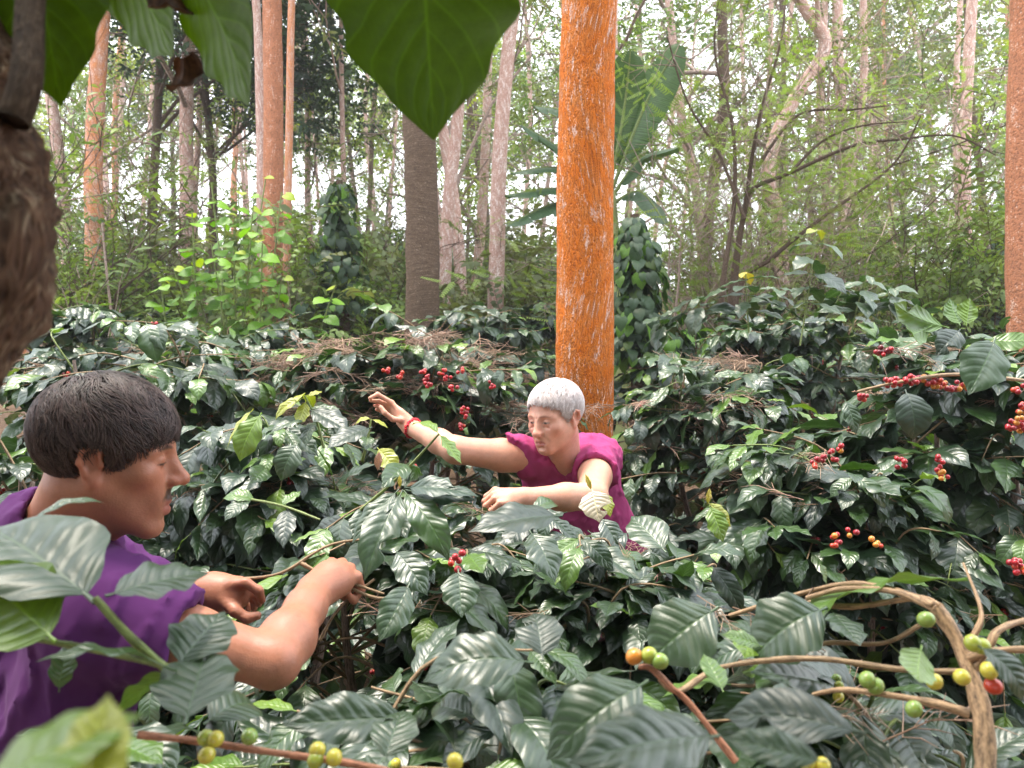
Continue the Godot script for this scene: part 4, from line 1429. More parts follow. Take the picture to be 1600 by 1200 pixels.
	# across the bottom
	for l in [
		[830, 1035, .74, 655, 1012, .70, 1.15, 0.0, 1], [848, 1030, .78, 836, 940, .84, 1.5, 0.1, 3], [640, 1120, .72, 440, 1130, .68, 1.05, 0.0, 1], [600, 1190, .66, 632, 1090, .72, 1.35, 0.1, 2], [740, 1120, .70, 660, 1085, .74, 1.2, 0.0, 1], [320, 1130, .66, 425, 1060, .72, 1.4, 0.1, 2],
		[1010, 1065, .66, 850, 1160, .60, 1.25, 0.1, 2], [1120, 1150, .50, 900, 1165, .44, 1.0, 0.0, 1], [1350, 1145, .52, 1120, 1090, .56, .95, 0.0, 3], [1290, 1190, .44, 1130, 1150, .46, 1.0, 0.0, 2], [1290, 950, .86, 1165, 1000, .82, 1.7, 0.2, 2], [1300, 955, .86, 1345, 1008, .80, 1.5, 0.2, 2],
		[1120, 950, .9, 1010, 1020, .86, 1.8, 0.2, 2], [1530, 1010, .62, 1640, 1080, .58, 1.2, 0.0, 1], [1130, 1080, .72, 1100, 1020, .76, 1.3, 0.3, 5], [1280, 880, .95, 1300, 920, .95, 1.2, 0.3, 5], [1190, 1010, .8, 1130, 985, .8, 1.2, .3, 5], [1200, 1120, .75, 1290, 1060, .78, 1.3, 0.1, 1]]:
		own_leaf(b.front_right if l[0] > 900 else b.front_mid, l[0], l[1], l[2], l[3], l[4], l[5], l[6], Vector3(l[7], .8, .55), l[8])
	own_leaf(b.front_right, 1440, 1010, .66, 1428, 1076, .62, 1.5, Vector3(-.2, -.6, -.6), 6, 0)
	own_leaf(b.front_right, 1505, 905, .86, 1180, 915, .9, 0.55, Vector3(0, .9, -.3), 5, 1)
	# bare arching branches with green berries
	var pale: StandardMaterial3D = M.twig.duplicate()
	pale.albedo_color = lin(0.50, 0.33, 0.19)
	own_branch(b.front_right, [P(1540, 1260, .70), P(1535, 1120, .74), P(1500, 1010, .78), P(1462, 950, .80)], .0105, .0065, pale)
	own_branch(b.front_right, [P(1462, 952, .80), P(1400, 925, .84), P(1320, 920, .88), P(1260, 935, .9)], .0040, .0028, pale)
	own_branch(b.front_right, [P(1458, 945, .80), P(1390, 920, .86), P(1300, 915, .92), P(1140, 962, .98)], .0036, .0026, pale)
	own_branch(b.front_right, [P(1470, 948, .80), P(1430, 935, .84), P(1330, 948, .88), P(1250, 940, .92)], .004, .003, pale)
	own_branch(b.front_right, [P(1500, 1018, .776), P(1526, 985, .78), P(1532, 950, .8), P(1505, 880, .86)], .0036, .0012, M.berries[4].duplicate() if false else pale)
	own_branch(b.front_right, [P(1515, 1115, .72), P(1440, 1095, .74), P(1325, 1078, .78), P(1270, 1085, .80)], .0050, .0016, pale)
	own_branch(b.front_right, [P(1514, 1060, .765), P(1545, 1010, .76), P(1560, 985, .77), P(1600, 970, .8), P(1660, 965, .82)], .0040, .003, pale)
	own_branch(b.front_right, [P(1510, 1030, .77), P(1545, 1018, .75), P(1600, 1015, .74), P(1660, 1020, .72)], .0040, .003, pale)
	own_branch(b.front_right, [P(1512, 1050, .76), P(1400, 1045, .78), P(1290, 1030, .8), P(1200, 1032, .82), P(1120, 1045, .8), P(1060, 1080, .76), P(1030, 1060, .76)], .0032, .0028, M.twig)
	own_branch(b.front_right, [P(1440, 975, .85), P(1380, 1005, .86), P(1290, 1005, .88), P(1240, 1028, .88)], .0028, .002, M.twig)
	var ruddy: StandardMaterial3D = M.twig.duplicate()
	ruddy.albedo_color = lin(0.50, 0.22, 0.13)
	own_branch(b.front_right, [P(1150, 1190, .72), P(1078, 1100, .74), P(1050, 1075, .74), P(1018, 1045, .75), P(1000, 1042, .76)], .0036, .0026, ruddy)
	own_branch(b.front_mid, [P(215, 1148, .62), P(310, 1158, .64), P(400, 1172, .64), P(560, 1195, .64), P(640, 1215, .64)], .0032, .0028, ruddy)
	own_branch(b.between, [P(470, 880, 1.3), P(530, 910, 1.3), P(600, 935, 1.32), P(660, 900, 1.4)], .0035, .0022, M.twig)
	own_branch(b.between, [P(440, 960, 1.35), P(500, 905, 1.3), P(600, 928, 1.3)], .003, .002, M.twig)
	own_branch(b.between, [P(370, 905, 1.42), P(440, 895, 1.38), P(520, 850, 1.4), P(620, 840, 1.45)], .003, .002, M.twig)
	own_branch(b.between, [P(500, 1000, 1.3), P(530, 950, 1.3), P(585, 905, 1.32)], .003, .002, M.twig)
	own_branch(b.behind_man, [P(390, 780, 1.8), P(440, 790, 1.75), P(500, 812, 1.7)], .0035, .0025, M.green_stem)
	for g in [[991, 1026, .752, 4], [1014, 1024, .75, 5], [1031, 1033, .746, 7], [322, 1153, .632, 5], [337, 1155, .63, 6], [323, 1180, .62, 6], [390, 1151, .635, 7], [496, 1172, .632, 6], [522, 1184, .628, 6], [493, 1188, .628, 5], [711, 1190, .62, 6], [1447, 968, .78, 7], [1460, 1065, .70, 6], [1520, 1005, .73, 5], [1534, 1010, .73, 5], [1545, 1048, .7, 6], [1552, 1072, .70, 2], [1428, 1108, .72, 7], [1355, 1062, .76, 7], [1368, 1072, .76, 7], [1262, 1192, .6, 6], [1285, 1196, .6, 6], [1503, 1058, .72, 6]]:
		var r: float = 0.0072 * g[2] / 0.68
		berries.append([b.front_right if g[0] > 900 else b.front_mid, Transform3D(Basis.from_euler(Vector3(rf(0, 6), rf(0, 6), rf(0, 6))).scaled(Vector3.ONE * r), P(g[0], g[1], g[2])), g[3]])
	# the long berry-laden branch
	own_branch(b.heavy, [P(1640, 600, 2.0), P(1500, 585, 1.9), P(1400, 598, 1.84), P(1340, 612, 1.84)], .005, .003, M.twig)
	for i in 14:
		cluster(b.heavy, P(1392 + i * 9.0, 598 - 6.0 * sin(i * 0.4), 1.84 + i * .006), 6, [0, 0, 1, 2] if i < 6 else [2, 4, 0, 4, 1], 0.0063)
	cluster(b.heavy, P(1378, 549, 1.95), 9, [0, 1, 3], .0063)
	cluster(b.heavy, P(1392, 545, 1.95), 5, [0, 1, 3], .0063)
	cluster(b.heavy, P(1346, 620, 1.9), 6, [0, 1, 2], .0063)
	for c in [[1592, 605, 1.9], [1590, 655, 1.8], [1598, 665, 1.8], [1598, 640, 1.85], [1580, 665, 1.8], [1588, 880, 1.5], [1592, 890, 1.5]]:
		cluster(b.heavy, P(c[0], c[1], c[2]), 6, [0, 2, 1, 4], .0063)
	cluster(b.low_right, P(1408, 724, 1.74), 7, [0, 0, 1], .0063)
	for c in [[1470, 732, 1.75], [1474, 745, 1.75], [1466, 715, 1.75], [1285, 718, 1.75], [1300, 712, 1.76], [1272, 724, 1.75], [1310, 700, 1.8], [1330, 832, 1.7], [1310, 840, 1.7], [1305, 848, 1.68], [1370, 846, 1.68]]:
		cluster(b.low_right, P(c[0], c[1], c[2]), 4, [0, 1, 2, 4], .0060)
	for c in [[664, 590, 2.5], [670, 600, 2.5], [690, 580, 2.5], [700, 590, 2.5], [708, 605, 2.48], [720, 580, 2.52], [660, 578, 2.52], [625, 585, 2.5], [602, 577, 2.5], [725, 640, 2.5], [728, 648, 2.5], [770, 600, 2.55], [722, 668, 2.5], [645, 735, 1.7], [652, 730, 1.7], [700, 872, 1.3], [716, 868, 1.28], [714, 880, 1.3]]:
		cluster(b.behind_woman if c[2] > 2.2 else b.between, P(c[0], c[1], c[2]), 5 if c[2] > 2.2 else 2, [0, 0, 2, 1], .0062)
	# big leaves of the laden bush
	for l in [[1415, 610, 1.8, 1445, 680, 1.72, 1.45, 3], [1555, 530, 1.75, 1520, 610, 1.68, 1.5, 2], [1550, 533, 1.76, 1505, 560, 1.78, 1.0, 10], [1500, 515, 1.85, 1468, 548, 1.8, 1.3, 3], [1320, 625, 1.85, 1345, 675, 1.8, 1.1, 2]]:
		own_leaf(b.heavy, l[0], l[1], l[2], l[3], l[4], l[5], l[6], Vector3(-.05, .5, .85), l[7])
	for l in [[1500, 508, 1.9, 1480, 470, 1.95, 1.5, 5], [1510, 508, 1.9, 1515, 465, 1.92, 1.6, 6], [1480, 512, 1.9, 1380, 480, 1.9, .9, 5], [1540, 530, 1.8, 1620, 540, 1.75, 1.1, 5], [1455, 510, 1.9, 1400, 535, 1.88, 1.3, 5]]:
		own_leaf(b.heavy, l[0], l[1], l[2], l[3], l[4], l[5], l[6], Vector3(0, -.3, -.9), l[7])
	# sprouts standing above the hedge on the right
	for s in [[1170, 520, 1165, 425, 3.4, 8], [1250, 540, 1275, 360, 3.3, 7], [1330, 520, 1355, 430, 3.4, 4], [1120, 520, 1090, 465, 3.5, 4], [1290, 500, 1320, 445, 3.6, 4], [1400, 500, 1392, 450, 3.5, 4], [1210, 500, 1215, 450, 3.6, 4], [1050, 530, 1030, 495, 3.6, 4]]:
		shoot(b.behind_right, P(s[0], s[1], s[4]), P(s[2], s[3], s[4]), 6, 0.17, [s[5], 4, 2, 1, 2, 4])

# which leaves show, by a coarse depth picture; the largest become parts, the rest one mass for each bush
func settle_leaves():
	var w := 400
	var h := 300
	var depth := PackedFloat32Array()
	depth.resize(w * h)
	depth.fill(1e9)
	var spots := []
	for l in leaves:
		var t: Transform3D = l[1]
		var list := PackedVector3Array()
		for i in 6:
			for j in [-0.13, -0.05, 0.05, 0.13]:
				var s := project(t * Vector3(j * (1.0 - pow(absf(i / 2.5 - 1.0), 2.0) * 0.7), -0.1 * i / 5.0, 0.1 + 0.16 * i))
				if s.z > 0.1 and s.x >= 0 and s.x < 1600 and s.y >= 0 and s.y < 1200:
					var c := int(s.y / 4.0) * w + int(s.x / 4.0)
					list.append(Vector3(c, s.z, 0))
					if s.z < depth[c]: depth[c] = s.z
		spots.append(list)
	var per := []
	for b in bushes: per.append([])
	for i in leaves.size():
		var n := 0
		for s in spots[i]:
			if s.y < depth[int(s.x)] + 0.02: n += 1
		var l: Array = leaves[i]
		var size: float = l[1].basis.z.length() / maxf(project(l[1].origin).z, 0.1) * FOCAL
		l[4] = n * size * (1000.0 if l[4] == 999 else 1.0)
		per[l[0]].append(l)
	var shown := 0
	for b in bushes.size():
		var list: Array = per[b]
		list.sort_custom(func(a, c): return a[4] > c[4])
		var root: Node3D = bushes[b].root
		var back := root.transform.affine_inverse()
		var rest := [[], [], []]
		var tint := [[], [], []]
		for i in list.size():
			var l: Array = list[i]
			if i < 290 and l[4] > 30.0:
				var o := MeshInstance3D.new()
				o.name = "leaf"
				o.mesh = coffee_mesh[l[2]]
				o.material_override = M.leaf[l[3]]
				root.add_child(o, true)
				o.transform = back * l[1]
				shown += 1
			else:
				var k: int = l[2] % 3
				rest[k].append(l[1])
				var t: Array = M.tones[l[3]]
				tint[k].append(Color(t[0] / 0.6, t[1] / 0.6, t[2] / 0.6))
		for k in 3:
			if rest[k].size():
				many(root, "foliage", coffee_low[k], M.leaf_many, rest[k], tint[k]).set_meta("kind", "stuff")
		var w1: MB = bushes[b].wood
		if w1.v.size(): part(root, "twigs", w1.mesh(), M.twig).set_meta("kind", "stuff")
		var g1: MB = bushes[b].green
		if g1.v.size(): part(root, "green_twigs", g1.mesh(), M.green_stem).set_meta("kind", "stuff")
	var count := {}
	var hidden := 0
	for q in berries:
		var s := project(q[1].origin)
		if blocked(q[1].origin, 0.008): continue
		if s.x < -20 or s.x > 1620 or s.y > 1220 or s.z < 0.2: continue
		var c := clampi(int(s.y / 4.0), 0, h - 1) * w + clampi(int(s.x / 4.0), 0, w - 1)
		if s.z > depth[c] + 0.25:
			hidden += 1
			continue
		count[q[0]] = count.get(q[0], 0) + 1
		if count[q[0]] > 280: continue
		place(bushes[q[0]].root, "berry", berry_mesh, M.berries[q[2]], q[1])
	print("leaves ", leaves.size(), " shown ", shown, " berries ", count)

# shed brown fronds, dry and narrow, caught on the bushes
func litter_needles(list: Array):
	var kinds := []
	for k in 4:
		var mb := MB.new()
		var n := 6 + k
		for i in n:
			var f := float(i) / n
			var p := Vector3(0.01 * sin(f * 5.0 + k), 0.012 * sin(f * 3.0), f * 0.12 - 0.05)
			for sg in [-1.0, 1.0]:
				var dir := Vector3(sg * rf(.15, .9), rf(-.35, .3), rf(.3, 1.0)).normalized()
				var len_ := rf(.045, .10) * (1.0 - 0.3 * f)
				var q1: Vector3 = p + dir * len_ * 0.55
				var q2: Vector3 = p + dir * len_ + Vector3(0, rf(-.015, .012), 0)
				var g := rf(.55, 1.25)
				var col := Color(0.34 * g, 0.225 * g, 0.16 * g)
				tube(mb, PackedVector3Array([p, q1, q2]), PackedFloat32Array([.0008, .0011, .0004]), 3, col, none, false)
		tube(mb, PackedVector3Array([Vector3(0, 0, -.08), Vector3(0.01, .01, 0), Vector3(0, 0, .07)]), PackedFloat32Array([.0016, .0013, .0007]), 4, Color(.25, .15, .10), none, false)
		kinds.append(mb.mesh())
	for e in list:
		var pool := []
		for l in leaves:
			if l[0] == e[0] and l[4] > 0 and l[4] < 1e5 and l[1].basis.y.normalized().y > 0.6: pool.append(l)
		if pool.is_empty(): continue
		pool.sort_custom(func(a, c): return a[1].origin.y > c[1].origin.y)
		pool = pool.slice(0, maxi(4, int(pool.size() * e[2])))
		var where := [[], [], [], []]
		var cols := [[], [], [], []]
		for i in e[1]:
			var l: Array = pool[rng.randi() % pool.size()]
			var t: Transform3D = l[1]
			var c := t * Vector3(0, 0.05, rf(.1, .6))
			for k in 3:
				var dir := Vector3(rf(-1, 1), rf(-.35, .15), rf(-1, 1)).normalized()
				var at := c + Vector3(rf(-.09, .09), rf(0.0, .03), rf(-.09, .09))
				if hides(at) or blocked(at, .05): continue
				var kk := rng.randi() % 4
				where[kk].append(leaf_frame(at, dir, Vector3.UP + Vector3(rf(-.5, .5), 0, rf(-.5, .5)), rf(.75, 1.35) * (0.62 if project(at).z < 2.2 else 1.0)))
				var g := rf(.7, 1.3)
				cols[kk].append(Color(g, g * rf(.94, 1.03), g * rf(.9, 1.05)))
		var holder := Node3D.new()
		holder.name = numbered("dry_needles")
		add_child(holder)
		tag(holder, "shed dry brown needles lying on the " + bushes[e[0]].label.split(",")[0].split(" with ")[0].split(" heaped ")[0].split(" heavy ")[0], "litter", "dry needles caught on the bushes", "stuff")
		for k in 4:
			if where[k].size(): many(holder, "needles", kinds[k], M.dry, where[k], cols[k]).set_meta("kind", "stuff")

# ---------------------------------------------------------------- forest
var sprigs := {}

func sprig_mesh(n: int, size: float, shape: Dictionary, spread: float, sd: int) -> ArrayMesh:
	var r := RandomNumberGenerator.new()
	r.seed = sd
	var mb := MB.new()
	var blade := leaf_builder(shape)
	for i in n:
		var f := float(i) / n
		var p := Vector3(0, 0.06 * sin(f * 3.0), f * spread - spread * 0.5)
		var side := -1.0 if i % 2 else 1.0
		var along := Vector3(side * r.randf_range(.5, 1.0), r.randf_range(-.6, .35), r.randf_range(.1, .9))
		mb.add(blade, leaf_frame(p, along, Vector3(r.randf_range(-.4, .4), 1, r.randf_range(-.4, .4)), size * r.randf_range(.7, 1.2)))
	tube(mb, PackedVector3Array([Vector3(0, 0, -spread * .6), Vector3(0, .04, 0), Vector3(0, 0, spread * .5)]), PackedFloat32Array([.004, .003, .001]), 3, Color(.6, .4, .35), none, false)
	return mb.mesh()

func feather_mesh(sd: int) -> ArrayMesh:
	var r := RandomNumberGenerator.new()
	r.seed = sd
	var mb := MB.new()
	for k in 5:
		var a0 := Vector3(0, 0, -.16 + .08 * k)
		var dir := Vector3((1.0 if k % 2 else -1.0) * r.randf_range(.5, .9), r.randf_range(-.35, .2), .6).normalized()
		var side := dir.cross(Vector3.UP).normalized()
		for i in 9:
			for sg in [-1.0, 1.0]:
				var p: Vector3 = a0 + dir * (.02 + .017 * i)
				var q: Vector3 = p + (side * sg + dir * .4) * .022 * (1.0 - 0.04 * i) + Vector3(0, -.003, 0)
				var w := dir * .005
				var i0 := mb.vert(p - w, Vector3.UP, Vector2(0, 0))
				mb.vert(p + w, Vector3.UP, Vector2(0, 0))
				mb.vert(q + w * .6, Vector3.UP, Vector2(0, 0))
				mb.vert(q - w * .6, Vector3.UP, Vector2(0, 0))
				mb.quad(i0, i0 + 1, i0 + 2, i0 + 3)
	return mb.mesh()

# branching limbs; ends collects where foliage hangs
func limbs(mb: MB, p: Vector3, dir: Vector3, length: float, r: float, depth: int, ends: Array, wander: float, lift: float, sides := 5):
	var pts := PackedVector3Array([p])
	var d := dir.normalized()
	var n := 5
	for i in n:
		d = (d + Vector3(rf(-1, 1), rf(-1, 1), rf(-1, 1)) * wander + Vector3(0, lift, 0)).normalized()
		pts.append(pts[-1] + d * length / n)
	tube(mb, pts, taper(pts.size(), r, r * 0.5), sides, Color.WHITE, none, false)
	if depth == 0:
		ends.append([pts[3], d]); ends.append([pts[5], d])
		return
	var kids := 2 + (rng.randi() % 2)
	for i in kids:
		var at: Vector3 = pts[rng.randi_range(2, 5)]
		var side := d.cross(Vector3(rf(-1, 1), rf(-1, 1), rf(-1, 1))).normalized()
		limbs(mb, at, d * rf(.5, 1.0) + side * rf(.5, 1.0), length * rf(.55, .8), r * 0.55, depth - 1, ends, wander, lift, maxi(3, sides - 1))
	ends.append([pts[5], d])

func crown(tree: Node3D, ends: Array, kind: String, per: int, spread: float, scale_: float, tints: Array):
	var where := []
	var cols := []
	for e in ends:
		for i in per:
			var p: Vector3 = e[0] + Vector3(rng.randfn(), rng.randfn() * .7, rng.randfn()) * spread
			if (p - EYE).length() < (3.0 if p.z < 0.0 else 0.9): continue
			var along: Vector3 = e[1] + Vector3(rf(-1, 1), rf(-.9, .5), rf(-1, 1))
			where.append(leaf_frame(p, along, Vector3.UP + Vector3(rf(-.6, .6), 0, rf(-.6, .6)), scale_ * rf(.7, 1.3)))
			var t: Color = tints[rng.randi() % tints.size()]
			var g := rf(.7, 1.35)
			cols.append(Color(t.r * g, t.g * g, t.b * g))
	if where.size():
		var o := many(tree, "crown", sprigs[kind][rng.randi() % sprigs[kind].size()], M.far_leaf, where, cols)
		o.set_meta("kind", "stuff")

# a trunk through picture points at one depth, then limbs and crown above
func tree(called: String, label: String, group: String, ctrl: Array, d: float, width_px: float, bark_: Material, o := {}) -> Node3D:
	var pts := []
	for c in ctrl: pts.append(P(c[0], c[1], d + (c[2] if c.size() > 2 else 0.0)))
	var low: Vector3 = pts[0]
	var base := Vector3(low.x, ground_y(low.x, low.z) - 0.05, low.z)
	var root := thing(called, label, "tree", base, group)
	var all := [base]
	for p in pts:
		if p.y > base.y + 0.1: all.append(p)
	var top: Vector3 = all[-1]
	var dir: Vector3 = (top - all[-2]).normalized()
	var rise: float = o.get("rise", 2.5)
	all.append(top + (dir + Vector3(rf(-.05, .05), .1, 0)) * rise * 0.5)
	all.append(all[-1] + (dir + Vector3(rf(-.1, .1), .2, rf(-.1, .1))) * rise * 0.5)
	var path := spline(all, o.get("per", 8))
	var r := width_px / FOCAL * d * 0.5
	var rad := PackedFloat32Array()
	var total := 0.0
	for i in path.size() - 1: total += path[i].distance_to(path[i + 1])
	var s := 0.0
	for i in path.size():
		if i > 0: s += path[i].distance_to(path[i - 1])
		var f := s / total
		rad.append(r * (lerpf(1.12, o.get("thin", 0.6), f) + 0.5 * exp(-s * 5.0)))
	var mb := MB.new()
	var nn := noise
	var ph := rf(0, 50)
	var rough: float = o.get("rough", 0.04)
	tube(mb, path, rad, o.get("sides", 12), Color.WHITE, func(th, q): return 1.0 + rough * (nn.get_noise_3d(cos(th) * 1.6 + ph, q * 2.2, sin(th) * 1.6) + 0.6 * nn.get_noise_3d(cos(th) * 5.0 + ph, q * 6.0, sin(th) * 5.0)), false)
	part(root, "trunk", mb.mesh(), bark_)
	var limb := MB.new()
	var ends := []
	for i in o.get("limbs", 3):
		var at: Vector3 = path[rng.randi_range(int(path.size() * o.get("from", 0.55)), path.size() - 1)]
		limbs(limb, at, Vector3(rf(-1, 1), rf(.2, .9), rf(-1, 1)), rf(1.0, 1.9) * o.get("span", 1.0), r * 0.4, 2, ends, 0.22, 0.02)
	if limb.v.size(): part(root, "limbs", limb.mesh(), o.get("limb_bark", bark_)).set_meta("kind", "stuff")
	if ends.size() and o.get("leaf", "") != "": crown(root, ends, o.leaf, o.get("per_end", 5), o.get("scatter", 0.35), o.get("leaf_size", 1.0), o.tints)
	return root

func heart_plant(parent: Node3D, at: Transform3D, mesh: ArrayMesh, m: Material):
	place(parent, "leaf", mesh, m, at)

# pepper vine climbing a pole of a tree: overlapping heart-shaped leaves
func pepper_vine(label: String, px: float, d: float, top_py: float, bottom_py: float, wide_px: float, tones: Array, count: int, size: float):
	var top := P(px, top_py, d)
	var base := Vector3(top.x, ground_y(top.x, top.z), top.z)
	var root := thing("pepper_vine", label, "vine", base, "pepper vines climbing trunks")
	var mb := MB.new()
	var pts := spline([base, base.lerp(top, .5) + Vector3(.03, 0, 0), top + Vector3(0, .02, 0)], 6)
	tube(mb, pts, taper(pts.size(), .06, .03), 8)
	part(root, "stem", mb.mesh(), M.brown)
	var low := P(px, bottom_py, d).y
	var r := wide_px / FOCAL * d * 0.5
	var heart := leaf_mesh({"nu": 8, "nv": 4, "ratio": 0.36, "droop": 0.5, "fold": 0.35, "shape": "heart", "stalk": 0.12})
	var where := []
	var cols := []
	for i in count:
		var f := pow(rng.randf(), 1.25)
		var y := lerpf(low, top.y, f)
		var rr := r * (0.12 + 0.88 * pow(1.0 - f, 0.8)) * rf(.3, 1.3)
		var a := rf(-PI, PI) if i % 3 == 0 else PI / 2 + rf(-1.7, 1.7)
		rr *= 1.0 + 1.5 * noise.get_noise_3d(y * 2.6, px, cos(a) * 1.2)
		var out := Vector3(cos(a), 0, sin(a))
		var t := leaf_frame(Vector3(top.x, y, top.z) + out * rr, Vector3(rf(-.35, .35), -1, rf(-.2, .3)) + out * rf(.1, 1.2), out + Vector3(0, rf(.1, 1.3), 0) + Vector3(rf(-.6, .6), 0, rf(-.6, .6)), size * rf(.55, 1.2))
		if out.z > -0.1 and where.size() + i < 100000 and root.get_child_count() < 290:
			heart_plant(root, t, heart, M.heart[tones[rng.randi() % tones.size()]])
		else:
			where.append(t)
			cols.append(Color(.06, .13, .05) * rf(.7, 1.2))
	if where.size(): many(root, "foliage", heart, M.heart_many, where, cols).set_meta("kind", "stuff")

func make_forest():
	var small := {"nu": 3, "nv": 2, "ratio": 0.24, "droop": 0.5, "fold": 0.4, "shape": "oval", "stalk": 0.05}
	var slim := {"nu": 3, "nv": 2, "ratio": 0.11, "droop": 0.6, "fold": 0.3, "shape": "oval", "stalk": 0.05}
	sprigs.broad = [sprig_mesh(11, .095, small, .30, 1), sprig_mesh(9, .11, small, .26, 2)]
	sprigs.fine = [sprig_mesh(14, .06, small, .34, 3), sprig_mesh(14, .055, slim, .34, 4)]
	sprigs.slim = [sprig_mesh(12, .11, slim, .34, 5)]
	sprigs.feather = [feather_mesh(6), feather_mesh(7)]
	var green := [Color(.10, .17, .035), Color(.14, .22, .04), Color(.08, .14, .04)]
	var light := [Color(.24, .33, .05), Color(.18, .28, .05), Color(.30, .36, .06)]
	var dark := [Color(.035, .07, .03), Color(.05, .09, .035), Color(.03, .055, .028)]
	var olive := [Color(.14, .17, .06), Color(.19, .21, .08), Color(.11, .14, .05)]
	var grp := "slender shade trees of the plantation"
	# the named trunks, near to far
	tree("shade_tree", "thick trunk covered in bright orange algae behind the woman", grp, [[913, 620], [914, 450], [914, 300], [917, 150], [921, 0]], 3.45, 84, M.orange, {"sides": 64, "per": 40, "rough": 0.035, "limbs": 3, "from": .9, "rise": 4.0, "thin": 0.85})
	tree("shade_tree", "dark brown scaly trunk behind the needle-heaped bush", grp, [[660, 520], [660, 380], [657, 260], [652, 120], [648, -40]], 6.2, 50, M.brown, {"sides": 32, "per": 24, "rough": 0.10, "limbs": 4, "leaf": "broad", "tints": green, "from": .8, "rise": 3.0, "thin": .8})
	tree("shade_tree", "brick red trunk with an orange foot at the plantation's edge", grp, [[1608, 560], [1606, 400], [1607, 200], [1612, 0]], 5.0, 58, M.rust, {"sides": 32, "per": 20, "limbs": 2, "from": .9, "thin": .9})
	tree("shade_tree", "leaning trunk with peeling orange bark beside the gnarled bark", grp, [[147, 500], [148, 380], [146, 280], [150, 160], [158, 40], [166, -60]], 8.0, 28, M.orange_pink, {"sides": 16, "per": 14, "rough": .09, "limbs": 4, "leaf": "fine", "tints": light, "from": .7, "rise": 3.0})
	tree("shade_tree", "tall rust brown trunk speckled white, rising behind the sapling", grp, [[426, 500], [427, 300], [427, 150], [425, 0]], 7.5, 30, M.rust, {"sides": 20, "per": 14, "limbs": 4, "leaf": "slim", "tints": green, "from": .85, "rise": 3.0, "thin": .85})
	tree("shade_tree", "slim pale speckled trunk pressed against the tall rust brown trunk", grp, [[408, 500], [408, 300], [406, 150], [400, 0]], 7.9, 15, M.pink, {"sides": 12, "per": 10, "limbs": 2, "leaf": "slim", "tints": green, "from": .85, "rise": 3.0})
	tree("shade_tree", "slim trunk with orange lower bark next to the tall rust brown trunk", grp, [[448, 500], [449, 350], [452, 200], [456, 0]], 7.2, 13, M.orange_pink, {"sides": 12, "per": 10, "limbs": 3, "leaf": "slim", "tints": light, "from": .85, "rise": 3.0})
	tree("shade_tree", "pinkish trunk leaning beside the dark scaly trunk", grp, [[693, 500], [696, 400], [702, 300], [712, 220], [722, 100], [735, -20]], 9.0, 20, M.pink, {"sides": 14, "per": 12, "rough": .07, "limbs": 3, "leaf": "fine", "tints": olive, "from": .7, "rise": 3.0})
	tree("shade_tree", "pink grey trunk with white blotches between the dark trunk and the orange trunk", grp, [[774, 500], [777, 380], [779, 280], [785, 180], [793, 90], [806, -20]], 8.2, 25, M.pink, {"sides": 16, "per": 12, "rough": .07, "limbs": 4, "leaf": "slim", "tints": olive, "from": .7, "rise": 3.0})
	tree("shade_tree", "crooked grey trunk bending over above the sprouting bush", grp, [[1222, 520], [1222, 440], [1216, 340], [1200, 280], [1212, 215], [1250, 140], [1290, 70], [1255, 10]], 8.0, 23, M.pink, {"sides": 14, "per": 12, "rough": .10, "limbs": 4, "leaf": "fine", "tints": green, "from": .6, "rise": 2.0})
	tree("shade_tree", "straight pale trunk speckled with lichen near the light green vine", grp, [[1508, 500], [1508, 380], [1507, 250], [1512, 120], [1520, -20]], 8.8, 19, M.pink, {"sides": 14, "per": 12, "rough": .05, "limbs": 4, "leaf": "fine", "tints": light, "from": .7, "rise": 3.0})
	tree("shade_tree", "distant rosy trunk seen beyond the crooked grey trunk", grp, [[1320, 480], [1320, 380], [1318, 250], [1310, 100], [1308, -20]], 13.0, 20, M.pink, {"sides": 12, "per": 8, "limbs": 4, "leaf": "fine", "tints": green, "from": .6, "rise": 3.0})
	tree("shade_tree", "thin bare trunk before the bright gap of sky", grp, [[537, 480], [537, 300], [535, 200], [533, 60]], 11.0, 9, M.pink, {"sides": 8, "limbs": 4, "leaf": "fine", "tints": olive, "from": .5, "rise": 2.0})
	tree("shade_tree", "dark-leaved tree with glossy foliage beyond the leaning orange-barked trunk", grp, [[236, 480], [238, 330], [245, 200], [250, 90]], 11.0, 16, M.brown, {"sides": 10, "limbs": 9, "leaf": "broad", "tints": dark, "from": .45, "per_end": 15, "rise": 1.5, "scatter": .45, "span": 1.2})
	tree("shade_tree", "dark-leaved tree with a forked trunk beyond the sapling", grp, [[332, 480], [333, 300], [330, 240], [322, 150]], 12.0, 14, M.brown, {"sides": 10, "limbs": 9, "leaf": "broad", "tints": dark, "from": .45, "per_end": 14, "rise": 1.5, "scatter": .42, "span": 1.1})
	# more trunks between and beyond them
	var names := ["rosy", "grey", "brown", "rusty", "pale"]
	var n := 0
